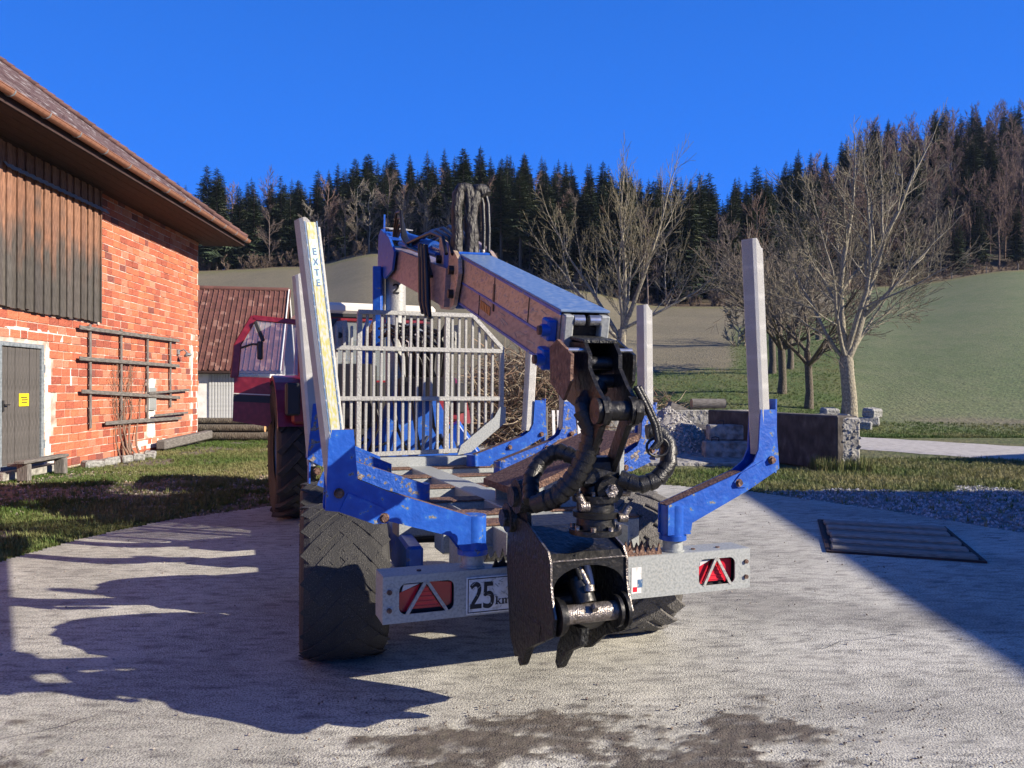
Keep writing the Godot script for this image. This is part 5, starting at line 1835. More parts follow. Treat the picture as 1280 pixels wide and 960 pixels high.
# ------------------------------------------------------------------ the loading crane
func crane() -> void:
	var P := W(-1.2, 0, 8.75)
	var cr := thing("loading_crane", "blue and brown timber crane reaching back over the trailer with black grapple", "crane", P)
	var mk := func() -> MB:
		var m := MB.new()
		m.off = -P
		return m
	var a := YAW * D2R
	var tb := Basis(Vector3(cos(a), 0, -sin(a)), Vector3.UP, Vector3(sin(a), 0, cos(a)))
	# base
	var m: MB = mk.call()
	m.plate([Vector2(-.62, .7), Vector2(.5, .7), Vector2(.3, 1.3), Vector2(.14, 1.62), Vector2(-.26, 1.62), Vector2(-.42, 1.25)], Transform3D(tb, W(-1.1, 0, 8.75)), .36)
	m.bar(W(-2.1, .3, 8.4), W(-1.5, 1.2, 8.65), Vector3(1, 0, 0), .16, .16, .01)
	m.bar(W(-.1, .3, 9.1), W(-.7, 1.2, 8.9), Vector3(1, 0, 0), .16, .16, .01)
	part("base", m, M.blue, cr)
	m = mk.call()
	m.cyl(W(-1.36, 1.4, 8.8), W(-1.36, 2.98, 8.8), .118, 28)
	var col := part("column", m, M.galv_light, cr)
	text("column_number", "2", .16, .004, M.ink, col, W(-1.36, 2.77, 8.8) - P + Vector3(.02, 0, .118), Vector3(0, .05, 0))
	m = mk.call()
	m.bx(W(-1.545, 2.55, 8.74), Vector3(.1, .95, .26), .01)
	m.plate([Vector2(-1.7, 1.8), Vector2(-1.6, 1.8), Vector2(-1.58, 2.4), Vector2(-1.66, 2.4), Vector2(-1.78, 2.1)], Transform3D(Basis(), W(0, 0, 8.6)), .04)
	part("slewing_bracket", m, M.blue, cr)
	m = mk.call()
	m.plate([Vector2(-1.66, 2.25), Vector2(-1.58, 2.4), Vector2(-1.6, 2.05), Vector2(-1.68, 2.1)], Transform3D(Basis(), W(0, 0, 8.55)), .02)
	part("cover_flap", m, M.rust, cr)
	# control valve and its hoses behind the headboard
	m = mk.call()
	m.bx(W(-.95, 1.62, 8.42), Vector3(.62, .26, .22), .02)
	m.bx(W(-1.0, 1.95, 8.5), Vector3(.3, .5, .2), .02)
	m.bx(W(-1.75, 1.55, 8.5), Vector3(.4, .7, .3), .02)
	part("valve_block", m, M.plastic, cr)
	for i in 16:
		m = mk.call()
		var a0 := W(-1.2 + i * .035, 1.75, 8.36)
		var a1 := W(-1.5 + .08 * (i % 6), 2.2 + .05 * (i % 4), 8.5)
		var b0: Vector3 = a0 + Vector3(rng.randf_range(-.15, .15), rng.randf_range(.2, .5), rng.randf_range(.0, .12))
		m.tube([a0, a0.lerp(b0, .5) + Vector3(0, .05, .05), b0, b0.lerp(a1, .5) + Vector3(rng.randf_range(-.1, .1), .08, .05), a1], [.016, .016, .016, .016, .016], 8)
		part("hose", m, M.hose, cr)
	for i in 7:
		m = mk.call()
		var a0 := W(-1.9 + i * .2, 1.5, 8.3)
		m.tube([a0, a0 + Vector3(.05, -.3, .1), a0 + Vector3(rng.randf_range(-.2, .2), -.55, .05), a0 + Vector3(rng.randf_range(-.3, .3), -.4, -.4)], [.018, .018, .018, .018], 8)
		part("hose", m, M.hose, cr)
	# main boom: from the column head to the knuckle
	var axis := func(F: Vector3, N: Vector3) -> Basis:
		var z := (N - F).normalized()
		var x := Vector3.UP.cross(z).normalized()
		return Basis(x, z.cross(x).normalized(), z)
	var beam := func(b: MB, F: Vector3, N: Vector3, w0: float, w1: float, h0: float, h1: float) -> void:
		var B: Basis = axis.call(F, N)
		var q := []
		for e in [[F, w0, h0], [N, w1, h1]]:
			q.append([e[0] - B.x * e[1], e[0] + B.x * e[1], e[0] + B.x * e[1] - B.y * e[2], e[0] - B.x * e[1] - B.y * e[2]])
		for i in 4:
			var j := (i + 1) % 4
			var ctr: Vector3 = (F + N) / 2 - B.y * (h0 + h1) / 4
			b.quad(q[0][i], q[0][j], q[1][j], q[1][i], (q[0][i] + q[0][j] + q[1][i] + q[1][j]) / 4 - ctr)
		b.quad(q[0][0], q[0][1], q[0][2], q[0][3], F - N)
		b.quad(q[1][0], q[1][1], q[1][2], q[1][3], N - F)
	var F1 := W(-1.36, 3.36, 8.75)
	var N1 := W(-.42, 2.66, 5.9)
	m = mk.call()
	beam.call(m, F1 - Vector3(0, .08, 0), N1 - Vector3(0, .1, 0), .1, .1, .34, .3)
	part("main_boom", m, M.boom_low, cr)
	m = mk.call()
	var B1: Basis = axis.call(F1, N1)
	# head plates over the column
	for sd in [-.14, .14]:
		m.plate([Vector2(-.28, .02), Vector2(-.1, .1), Vector2(.55, .02), Vector2(.9, -.1), Vector2(.8, -.3), Vector2(.3, -.44), Vector2(.1, -.42), Vector2(-.1, -.62), Vector2(-.2, -.6), Vector2(-.26, -.3)], Transform3D(Basis(B1.z, B1.y, B1.x * -1.0), F1 + B1.x * sd), .025)
	m.bar(F1 + B1.y * .06 - B1.z * .2, F1 + B1.y * .02 + B1.z * .5, B1.x, .3, .03)
	m.plate([Vector2(-.04, 0), Vector2(.04, 0), Vector2(0, .22)], Transform3D(Basis(B1.z, B1.y, B1.x * -1.0), F1 + B1.x * -.1 - B1.z * .2 + B1.y * .05), .02)
	part("boom_head", m, M.blue, cr)
	m = mk.call()
	for i in 5:
		m.bar(F1 + B1.x * (-.12 + i * .06) + B1.y * .12, F1 + B1.x * (-.12 + i * .06) + B1.y * .12 + B1.z * .4, B1.x, .012, .012)
		m.bar(F1 + B1.x * -.13 + B1.y * .12 + B1.z * (i * .1), F1 + B1.x * .13 + B1.y * .12 + B1.z * (i * .1), Vector3.UP, .012, .012)
	part("step_grid", m, M.galv_light, cr)
	# hydraulic cylinders along the main boom
	m = mk.call()
	m.cyl(F1 + B1.z * .9 + B1.y * .04, F1 + B1.z * 2.2 + B1.y * .02, .06, 16)
	m.cyl(F1 + B1.z * .7 - B1.x * .06 + B1.y * -.02, F1 + B1.z * 2.6 - B1.x * .06 - B1.y * .02, .022, 10)
	part("lift_cylinder", m, M.blue, cr)
	m = mk.call()
	m.cyl(F1 + B1.z * 2.2 + B1.y * .02, F1 + B1.z * 2.75 + B1.y * .02, .034, 12)
	part("cylinder_rod", m, M.chrome, cr)
	for i in 4:
		m = mk.call()
		var o: Vector3 = B1.x * (-.13 + .015 * i)
		m.tube([F1 + o + B1.z * .7 + B1.y * .05, F1 + o + B1.z * .85 + B1.y * (.3 - .06 * i), F1 + o + B1.z * 1.1 + B1.y * (.32 - .06 * i), F1 + o + B1.z * 1.25 + B1.y * .06, F1 + o + B1.z * 1.6 - B1.y * .02, F1 + o + B1.z * 2.3 - B1.y * .03, F1 + o * 1.2 + B1.z * 2.65 - B1.y * .2], [.014, .014, .014, .014, .014, .014, .014], 8)
		part("hose", m, M.hose, cr)
	# black hose loop hanging beside the knuckle
	for i in 3:
		m = mk.call()
		var o: Vector3 = B1.x * -.16
		m.tube([N1 + o - B1.z * (.75 - .12 * i) + B1.y * .05, N1 + o - B1.z * (.66 - .14 * i) - B1.y * .2, N1 + o - B1.z * (.6 - .15 * i) - B1.y * .42, N1 + o - B1.z * (.5 - .15 * i) - B1.y * .52], [.02, .024, .024, .016], 8)
		part("hose", m, M.hose, cr)
	for i in 5:
		m = mk.call()
		var o: Vector3 = B1.x * (-.12 + .05 * i)
		m.tube([F1 + o + B1.z * 1.5 + B1.y * .02, F1 + o + B1.z * 2.1 + B1.y * (.1 + .03 * (i % 3)), F1 + o + B1.z * 2.6 + B1.y * (.16 + .02 * i), N1 + o + B1.y * .14 - B1.z * .05, N1 + o + B1.y * .02 + B1.z * .1], [.015, .015, .015, .015, .015], 8)
		part("hose", m, M.hose, cr)
	# outer boom
	var F2 := W(-.275, 2.637, 5.75)
	var N2 := W(.338, 1.983, 3.5)
	var B2: Basis = axis.call(F2, N2)
	# knuckle plates
	m = mk.call()
	for sd in [-.145, .145]:
		m.plate([Vector2(-.75, .07), Vector2(-.4, .05), Vector2(-.1, .03), Vector2(.12, -.02), Vector2(.16, -.12), Vector2(.02, -.38), Vector2(-.12, -.44), Vector2(-.5, -.5), Vector2(-.78, -.46)], Transform3D(Basis(B2.z, B2.y, B2.x * -1.0), F2 + B2.x * sd), .03)
	part("knuckle_plate", m, M.boom_paint, cr)
	m = mk.call()
	m.bx(Vector3.ZERO, Vector3.ZERO)
	m = mk.call()
	m.plate([Vector2(-.5, .07), Vector2(-.3, .06), Vector2(-.22, -.42), Vector2(-.42, -.46)], Transform3D(Basis(B2.z, B2.y, B2.x * -1.0), F2 - B2.x * .162), .006)
	m.box(Transform3D(B2, F2 - B2.z * .35 - B2.y * .2), Vector3(.26, .44, .6), .01)
	part("knuckle", m, M.blue, cr)
	for q in [[-.05, -.12], [-.02, -.3], [-.62, -.1], [-.62, -.36]]:
		m = mk.call()
		var c: Vector3 = F2 + B2.z * q[0] + B2.y * q[1]
		m.cyl(c - B2.x * .16, c - B2.x * .2, .035, 14)
		part("pin", m, M.black, cr)
	var shell := func(b: MB, side: float, top: float, bot: float) -> void:
		var q0: Vector3 = F2 + B2.x * (.115 * side)
		var q1: Vector3 = N2 + B2.x * (.115 * side)
		b.quad(q0 - B2.y * (.37 * top), q1 - B2.y * (.285 * top), q1 - B2.y * (.285 * bot), q0 - B2.y * (.37 * bot), B2.x * side)
		b.quad(q0 - B2.y * (.37 * top) - B2.x * (.012 * side), q1 - B2.y * (.285 * top) - B2.x * (.012 * side), q1 - B2.y * (.285 * bot) - B2.x * (.012 * side), q0 - B2.y * (.37 * bot) - B2.x * (.012 * side), B2.x * -side)
	m = mk.call()
	shell.call(m, -1.0, 0.0, .52)
	shell.call(m, 1.0, 0.0, .52)
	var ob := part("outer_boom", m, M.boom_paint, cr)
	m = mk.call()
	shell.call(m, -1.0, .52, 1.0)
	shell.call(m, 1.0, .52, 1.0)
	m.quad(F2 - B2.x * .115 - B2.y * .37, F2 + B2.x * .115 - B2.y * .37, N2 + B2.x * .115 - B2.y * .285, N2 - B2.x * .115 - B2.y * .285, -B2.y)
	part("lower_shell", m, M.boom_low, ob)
	m = mk.call()
	m.box(Transform3D(B2, (F2 + N2) / 2 + B2.y * .004), Vector3(.245, .012, (N2 - F2).length() + .02), .003)
	part("top_plate", m, M.boom_top, ob)
	m = mk.call()
	m.bar(F2 - B2.x * .118 - B2.y * .195 + B2.z * .1, N2 - B2.x * .118 - B2.y * .15, B2.y, .012, .008)
	m.bar(F2 - B2.x * .118 - B2.y * .01, N2 - B2.x * .118 - B2.y * .01, B2.y, .014, .008)
	m.bar(F2 - B2.x * .117 - B2.y * .362, N2 - B2.x * .117 - B2.y * .278, B2.y, .014, .008)
	part("weld_seam", m, M.blue, ob)
	m = mk.call()
	for q in [[1.12, .0, .19], [.72, .19, .36], [1.9, .0, .17]]:
		m.bar(F2 + B2.z * q[0] - B2.x * .1175 - B2.y * q[1], F2 + B2.z * q[0] - B2.x * .1175 - B2.y * (q[2]), B2.z, .005, .004)
	part("panel_joint", m, M.lamp_dark, ob)
	m = mk.call()
	for i in 34:
		var f := rng.randf_range(.15, 2.3)
		var hh := rng.randf_range(.03, .26)
		var c2: Vector3 = F2 + B2.z * f - B2.x * .1165 - B2.y * hh
		m.bar(c2, c2 + B2.z * rng.randf_range(.03, .16) - B2.y * rng.randf_range(-.02, .02), B2.y, rng.randf_range(.002, .005), .002)
	tag(part("scratch", m, M.galv, ob), "", "", "", "stuff")
	m = mk.call()
	var sl: Vector3 = F2 + B2.z * 1.12 - B2.x * .118
	m.bar(sl - B2.y * .06, sl - B2.y * .23, B2.z, .035, .008, .002)
	part("slot", m, M.lamp_dark, ob)
	# orange lettering, faded, with no readable characters
	m = mk.call()
	for i in 6:
		var c: Vector3 = F2 + B2.z * (.78 + i * .05) - B2.x * .1185 - B2.y * .245
		m.bar(c + B2.y * .028, c - B2.y * .028, B2.z, .03 + .008 * (i % 2), .004)
	part("faded_print", m, M.orange_print, ob).set_meta("kind", "stuff")
	# boom mouth: jambs, rollers and the dark extension inside
	m = mk.call()
	for sd in [-1.0, 1.0]:
		m.box(Transform3D(B2, N2 + B2.x * (.088 * sd) - B2.y * .14 + B2.z * .02), Vector3(.045, .26, .06), .006)
	part("mouth_jamb", m, M.galv, ob)
	for sd in [-.038, .038]:
		m = mk.call()
		m.cyl(N2 + B2.x * (sd - .026) - B2.y * .035 + B2.z * .03, N2 + B2.x * (sd + .026) - B2.y * .035 + B2.z * .03, .026, 14)
		part("roller", m, M.chrome, ob)
	m = mk.call()
	m.box(Transform3D(B2, N2 - B2.y * .16 - B2.z * .2), Vector3(.16, .2, .4), .01)
	m.box(Transform3D(B2, N2 - B2.y * .27 + B2.z * .02), Vector3(.2, .03, .12), .006)
	part("extension_boom", m, M.black, cr)
	for q in [[-.02, -.1], [-.06, -.25]]:
		m = mk.call()
		var c: Vector3 = N2 + B2.z * q[0] + B2.y * q[1]
		m.box(Transform3D(B2, c - B2.x * .14 - B2.z * .06), Vector3(.05, .1, .1), .008)
		m.cyl(c - B2.x * .15 - B2.z * .03, c - B2.x * .19 - B2.z * .03, .03, 14)
		var br := part("side_bracket", m, M.blue, cr)
		m = mk.call()
		m.cyl(c - B2.x * .19 - B2.z * .03, c - B2.x * .205 - B2.z * .03, .022, 12)
		part("bolt", m, M.rust, br)
	# link plates between boom and grapple
	var be := W(.263, 0, -.965) - W(0, 0, 0)
	be = Vector3(.263, 0, .965)
	var bs := Vector3(.965, 0, -.263)
	var O := W(.338, 0, 3.5)
	var fb := func(lat: float) -> Transform3D: return Transform3D(Basis(be, Vector3.UP, -bs), O + bs * lat)
	for sd in [-.145, .145]:
		m = mk.call()
		m.plate([Vector2(.05, 1.85), Vector2(.235, 1.775), Vector2(.225, 1.66), Vector2(.13, 1.575), Vector2(-.05, 1.655), Vector2(-.06, 1.82)], fb.call(sd), .014)
		part("cheek_plate", m, M.rust if sd < 0 else M.black, cr)
	for sd in [-.07, .07]:
		m = mk.call()
		m.plate([Vector2(-.05, 1.85), Vector2(.2, 1.825), Vector2(.25, 1.775), Vector2(.25, 1.716), Vector2(.33, 1.637), Vector2(.42, 1.578), Vector2(.445, 1.53), Vector2(.42, 1.48), Vector2(.36, 1.465), Vector2(.31, 1.5), Vector2(.24, 1.55), Vector2(.1, 1.54), Vector2(-.05, 1.58)], fb.call(sd), .018)
		part("link_plate", m, M.black, cr)
	m = mk.call()
	m.bar(O + bs * 0 + be * -.04 + Vector3(0, 1.87, 0), O + be * .2 + Vector3(0, 1.832, 0), bs, .16, .016, .004)
	part("link_cover", m, M.black_worn, cr)
	for sd in [-.11, .11]:
		m = mk.call()
		m.cyl(O + be * .19 + bs * (sd - .04) + Vector3(0, 1.795, 0), O + be * .19 + bs * (sd + .04) + Vector3(0, 1.795, 0), .011, 10)
		part("link_bolt", m, M.chrome, cr)
	for q in [[.16, 1.74], [.18, 1.66]]:
		m = mk.call()
		m.cyl(O + be * q[0] + Vector3(0, q[1], 0) - bs * .06, O + be * q[0] + Vector3(0, q[1], 0) + bs * .06, .03, 14)
		part("cross_tube", m, M.black, cr)
	var PIN := O + be * .375 + Vector3(0, 1.535, 0)
	m = mk.call()
	m.cyl(PIN - bs * .055, PIN + bs * .055, .042, 22)
	m.cyl(PIN - bs * .1, PIN - bs * .08, .055, 22)
	m.cyl(PIN + bs * .08, PIN + bs * .1, .055, 22)
	m.cyl(PIN - bs * .06, PIN - bs * .045, .062, 22)
	m.cyl(PIN + bs * .045, PIN + bs * .06, .062, 22)
	part("link_pin", m, M.black, cr)
	m = mk.call()
	m.cyl(PIN + bs * .1, PIN + bs * .135, .022, 8)
	part("pin_nut", m, M.chrome, cr)
	# hanger down to the rotator
	var ROT := W(.372, 0, 3.36)
	var low := ROT + Vector3(0, 1.24, 0)
	var hz := (low - PIN).normalized()
	for sd in [-.06, .06]:
		m = mk.call()
		m.bar(PIN + bs * sd, low + bs * sd, bs.cross(hz), .085, .03, .01)
		m.cyl(PIN + bs * (sd - .015), PIN + bs * (sd + .015), .058, 18)
		part("hanger_bar", m, M.black, cr)
	m = mk.call()
	m.box(Transform3D(Basis(bs, Vector3.UP, bs.cross(Vector3.UP)), low + Vector3(0, .02, 0)), Vector3(.19, .13, .14), .02)
	m.cyl(low + be * .06 + Vector3(0, -.05, 0) + bs * .03, low + be * .1 + Vector3(0, -.055, 0) + bs * .03, .06, 24)
	part("rotator_yoke", m, M.black, cr)
	m = mk.call()
	m.cyl(low + be * .1 + Vector3(0, -.055, 0) + bs * .03, low + be * .118 + Vector3(0, -.055, 0) + bs * .03, .03, 6)
	m.cyl(low + be * .1 + Vector3(0, -.04, 0) + bs * .03, low + be * .135 + Vector3(0, -.04, 0) + bs * .03, .013, 10)
	part("yoke_nut", m, M.pinsteel, cr)
	m = mk.call()
	m.lathe(ROT + Vector3(0, .985, 0), Vector3.UP, [Vector2(.0, 0), Vector2(.118, 0), Vector2(.118, .022), Vector2(.088, .026), Vector2(.085, .07), Vector2(.1, .075), Vector2(.102, .1), Vector2(.086, .104), Vector2(.084, .14), Vector2(.104, .144), Vector2(.106, .175), Vector2(.07, .18), Vector2(.06, .24), Vector2(0, .24)], 32)
	part("rotator", m, M.black, cr)
	for i in 8:
		var an := TAU * i / 8.0 + .2
		m = mk.call()
		var q := ROT + Vector3(cos(an) * .102, 1.006, sin(an) * .102)
		m.cyl(q, q + Vector3(0, .02, 0), .013, 6)
		q = ROT + Vector3(cos(an) * .092, 1.158, sin(an) * .092)
		m.cyl(q, q + Vector3(0, .02, 0), .012, 6)
		part("flange_bolt", m, M.pinsteel, cr)
	# hydraulic fittings on the rotator
	for q in [[-.115, 1.2, .03], [.12, 1.17, .05], [-.09, 1.12, .1], [.1, 1.06, .07]]:
		m = mk.call()
		var c: Vector3 = ROT + bs * q[0] + be * q[2] + Vector3(0, q[1], 0)
		m.cyl(c, c + Vector3(0, .05, 0) + bs * q[0] * .3, .017, 6)
		m.cyl(c - bs * .02, c + bs * .02, .022, 6)
		part("fitting", m, M.pinsteel, cr)
	# spiral-wrapped hoses
	var wrapped := func(pts: Array, r: float, step: float) -> void:
		var cv := Curve3D.new()
		for i in pts.size():
			var t: Vector3 = (pts[mini(i + 1, pts.size() - 1)] - pts[maxi(i - 1, 0)]) / 6.0
			cv.add_point(pts[i], -t, t)
		var L0 := cv.get_baked_length()
		var c: MB = mk.call()
		var line := []
		var rr := []
		for i in 25:
			line.append(cv.sample_baked(L0 * i / 24.0)); rr.append(r * .88)
		c.tube(line, rr, 14)
		var hs := part("wrapped_hose", c, M.hose, cr)
		var s := 0.0
		while s + step < L0:
			var w: MB = mk.call()
			var p := cv.sample_baked(s + step * .04)
			var q := cv.sample_baked(s + step * .92)
			w.tube([p, p.lerp(q, .12), p.lerp(q, .85), q], [r * .9, r * 1.06, r * .98, r * .88], 14)
			part("wrap", w, M.hose, hs)
			s += step
	wrapped.call([O + be * .17 + bs * .0 + Vector3(0, 1.64, 0), O + be * .24 + bs * -.1 + Vector3(0, 1.54, 0), O + be * .26 + bs * -.06 + Vector3(0, 1.44, 0), O + be * .24 + bs * -.085 + Vector3(0, 1.33, 0), O + be * .22 + bs * -.13 + Vector3(0, 1.24, 0), O + be * .18 + bs * -.2 + Vector3(0, 1.155, 0), O + be * .1 + bs * -.275 + Vector3(0, 1.115, 0)], .046, .04)
	wrapped.call([O + be * .06 + bs * -.28 + Vector3(0, 1.12, 0), O + be * -.02 + bs * -.255 + Vector3(0, 1.22, 0), O + be * -.05 + bs * -.2 + Vector3(0, 1.29, 0), O + be * -.02 + bs * -.13 + Vector3(0, 1.34, 0), O + be * .04 + bs * -.05 + Vector3(0, 1.31, 0), O + be * .1 + bs * .0 + Vector3(0, 1.25, 0)], .038, .04)
	wrapped.call([ROT + bs * .1 + Vector3(0, 1.235, .08), ROT + bs * .19 + Vector3(0, 1.205, .12), ROT + bs * .27 + Vector3(0, 1.225, .12), ROT + bs * .335 + Vector3(0, 1.29, .1), ROT + bs * .345 + Vector3(0, 1.38, .06), ROT + bs * .3 + Vector3(0, 1.435, .03), ROT + bs * .245 + Vector3(0, 1.43, .02)], .038, .045)
	for i in 2:
		m = mk.call()
		var o: Vector3 = be * (.02 * i) - bs * (.025 * i)
		m.tube([PIN + bs * .1 + o + Vector3(0, .1, 0), PIN + bs * .14 + o + Vector3(0, .03, 0), PIN + bs * .185 + o + Vector3(0, -.06, 0), PIN + bs * .2 + o + Vector3(0, -.13, 0), PIN + bs * .175 + o + Vector3(0, -.16, 0)], [.013, .013, .013, .013, .012], 8)
		part("hose", m, M.hose, cr)
	m = mk.call()
	var rg := []
	var rgr := []
	for i in 17:
		var an := TAU * i / 16.0
		rg.append(PIN + bs * (.185 + cos(an) * .05) + Vector3(0, -.155 + sin(an) * .04, 0))
		rgr.append(.006)
	m.tube(rg, rgr, 6, false)
	part("hose_ring", m, M.black, cr)
	# crumpled leather sleeves with hoses over the knuckle
	for q in 2:
		m = mk.call()
		var c: Vector3 = F2 - B2.z * .12 + B2.x * (-.115 + q * .125)
		var pts := []
		var rads := []
		var rr := RandomNumberGenerator.new()
		rr.seed = 31 + q
		var path := [Vector2(0, 0), Vector2(-.012, .1), Vector2(-.004, .2), Vector2(-.016, .3), Vector2(-.004, .4), Vector2(.004, .47), Vector2(.03, .515), Vector2(.065, .515), Vector2(.088, .47)]
		if q == 0:
			path.append_array([Vector2(.094, .38), Vector2(.084, .28), Vector2(.1, .18), Vector2(.092, .08), Vector2(.09, 0)])
		for i in path.size() * 2 - 1:
			var pp: Vector2 = path[i / 2] if i % 2 == 0 else (path[i / 2] + path[i / 2 + 1]) / 2.0
			pts.append(c + Vector3(0, pp.y - .01, 0) + B2.x * (pp.x + rr.randf_range(-.006, .006)) + B2.z * rr.randf_range(-.008, .008))
			rads.append((.043 + .004 * sin(i * .9) + rr.randf_range(-.004, .004)) * (1.2 if pp.y > .42 else 1.0))
		m.tube(pts, rads, 11)
		part("leather_sleeve", m, M.leather, cr)
	for i in 2:
		m = mk.call()
		var c: Vector3 = F2 - B2.z * .12 + B2.x * (.085 + i * .04)
		m.tube([c, c + Vector3(.004, .2, 0), c + Vector3(-.004, .4, 0), c + Vector3(-.02, .46, 0)], [.016, .016, .016, .016], 8)
		part("hose", m, M.hose, cr)
	for i in 3:
		m = mk.call()
		var c: Vector3 = F2 - B2.z * .12 + B2.x * (-.1 + i * .09) + Vector3(0, .0, 0)
		m.cyl(c, c + Vector3(0, .04, 0), .022, 6)
		part("fitting", m, M.pinsteel, cr)

	# ---- grapple
	var gp := W(.34, 0, 3.3)
	var gr := group_node("grapple", cr)
	var ga := 20.0 * D2R
	var G := Transform3D(Basis(Vector3(cos(ga), 0, -sin(ga)), Vector3.UP, Vector3(sin(ga), 0, cos(ga))), gp)
	var side := func(x: float) -> Transform3D: return G * Transform3D(Basis(Vector3(0, 0, 1), Vector3.UP, Vector3(-1, 0, 0)), Vector3(x, 0, 0))
	var SP := [Vector2(-.53, 1.02), Vector2(-.28, 1.005), Vector2(-.03, .92), Vector2(.0, .875), Vector2(.0, .79), Vector2(.018, .72), Vector2(.05, .65), Vector2(.03, .57), Vector2(-.04, .535), Vector2(-.2, .47), Vector2(-.36, .36), Vector2(-.43, .335), Vector2(-.5, .42), Vector2(-.53, .6), Vector2(-.55, .8)]
	for x in [-.183, .183]:
		m = mk.call()
		m.plate(SP, side.call(x), .014)
		part("side_plate", m, M.black_worn, gr)
	# bright worn edges along the front of the side plates
	m = mk.call()
	for x in [-.183, .183]:
		for i in range(1, 6):
			var p: Vector2 = SP[i]
			var q: Vector2 = SP[i + 1]
			m.bar(G * Vector3(x, p.y, p.x + .001), G * Vector3(x, q.y, q.x + .001), G.basis.x, .009, .003)
	part("worn_edge", m, M.pinsteel, gr)
	m = mk.call()
	m.quad(G * Vector3(-.18, .995, -.52), G * Vector3(.18, .995, -.52), G * Vector3(.18, .985, -.29), G * Vector3(-.18, .985, -.29), Vector3.UP)
	m.quad(G * Vector3(-.18, .985, -.29), G * Vector3(.18, .985, -.29), G * Vector3(.18, .908, -.035), G * Vector3(-.18, .908, -.035), Vector3.UP)
	m.quad(G * Vector3(-.18, .908, -.035), G * Vector3(.18, .908, -.035), G * Vector3(.18, .88, -.008), G * Vector3(-.18, .88, -.008), Vector3(.2, 1, 1))
	var arch := [Vector2(-.18, .88)]
	arch.append(Vector2(-.18, .76))
	for i in 13:
		var an := PI - PI * i / 12.0
		arch.append(Vector2(cos(an) * .17, .76 + sin(an) * .095))
	arch.append(Vector2(.18, .76))
	arch.append(Vector2(.18, .88))
	m.plate(arch, G * Transform3D(Basis(), Vector3(0, 0, -.012)), .012)
	part("front_plate", m, M.black, gr)
	m = mk.call()
	m.bar(G * Vector3(-.176, .882, -.004), G * Vector3(.176, .882, -.004), Vector3.UP, .006, .004)
	part("worn_edge", m, M.pinsteel, gr)
	m = mk.call()
	m.box(G * Transform3D(Basis(), Vector3(0, .72, -.42)), Vector3(.34, .5, .02))
	m.cyl(G * Vector3(-.17, .62, -.3), G * Vector3(.17, .62, -.3), .07, 20)
	m.cyl(G * Vector3(-.17, .84, -.24), G * Vector3(.17, .84, -.24), .05, 16)
	part("inner_frame", m, M.black, gr)
	# jaw pin with its sleeve
	m = mk.call()
	m.cyl(G * Vector3(-.125, .648, .0), G * Vector3(.125, .648, .0), .042, 24)
	part("jaw_pin", m, M.pinsteel, gr)
	m = mk.call()
	for x in [-.155, -.135, .13, .16]:
		m.cyl(G * Vector3(x - .008, .645, .0), G * Vector3(x + .008, .645, .0), .082 if absf(x) > .15 else .07, 24)
	part("jaw_ear", m, M.black, gr)
	m = mk.call()
	m.cyl(G * Vector3(.0, .69, .035), G * Vector3(.0, .675, .058), .014, 8)
	part("grease_nipple", m, M.pinsteel, gr)
	# jaw cylinder
	m = mk.call()
	m.cyl(G * Vector3(-.01, .68, -.02), G * Vector3(-.02, .78, -.08), .05, 18)
	m.cyl(G * Vector3(-.02, .78, -.08), G * Vector3(-.05, .87, -.17), .036, 16)
	part("jaw_cylinder", m, M.black, gr)
	m = mk.call()
	m.cyl(G * Vector3(-.0, .765, -.015), G * Vector3(-.03, .85, -.06), .013, 10)
	m.cyl(G * Vector3(-.0, .765, -.012), G * Vector3(-.0, .74, -.005), .025, 12)
	part("hose_fitting", m, M.pinsteel, gr)
	m = mk.call()
	m.tube([G * Vector3(.055, .74, -.1), G * Vector3(.045, .8, -.11), G * Vector3(.035, .86, -.12)], [.016, .018, .012], 10)
	part("rod_tip", m, M.lens_white, gr)
	m = mk.call()
	m.tube([G * Vector3(-.06, .9, -.03), G * Vector3(-.05, .84, -.03), G * Vector3(-.03, .79, -.03)], [.011, .011, .011], 8)
	part("hose", m, M.hose, gr)
	# claws
	for q in [[-.175, 0.0, .0], [-.02, .1, .02]]:
		m = mk.call()
		m.plate([Vector2(-.1 + q[1], .58), Vector2(-.27 + q[1], .58 - q[2]), Vector2(-.36 + q[1] * .9, .42), Vector2(-.385 + q[1] * .9, .335), Vector2(-.36 + q[1] * .9, .315), Vector2(-.335 + q[1] * .9, .33), Vector2(-.26 + q[1], .43), Vector2(-.12 + q[1], .5)], side.call(q[0]), .035)
		part("claw", m, M.black_worn, gr)
	# curved shell joining the claws
	m = mk.call()
	var pv := []
	for i in 9:
		var an := lerpf(-.2, 1.9, i / 8.0)
		var z := -.22 + cos(an + 1.2) * .25
		var y := .68 - sin(an + .6) * .22
		pv.append(Vector2(z, y))
	for i in 8:
		m.quad(G * Vector3(-.13, pv[i].y, pv[i].x), G * Vector3(.14, pv[i].y, pv[i].x), G * Vector3(.14, pv[i + 1].y, pv[i + 1].x), G * Vector3(-.13, pv[i + 1].y, pv[i + 1].x), Vector3(0, -1, .2))
	part("jaw_shell", m, M.black, gr)
	# rear jaw pins at the top left of the grapple
	for q in [[-.225, 1.12, -.34, .08], [-.225, 1.0, -.47, .072]]:
		m = mk.call()
		m.cyl(G * Vector3(q[0] - .02, q[1], q[2]), G * Vector3(q[0] + .005, q[1], q[2]), q[3] * .6, 16)
		m.cyl(G * Vector3(q[0] + .005, q[1], q[2]), G * Vector3(q[0] + .06, q[1], q[2]), q[3], 20)
		m.cyl(G * Vector3(q[0] + .075, q[1], q[2]), G * Vector3(q[0] + .09, q[1], q[2]), q[3] * 1.05, 20)
		part("rear_pin", m, M.black_worn, gr)
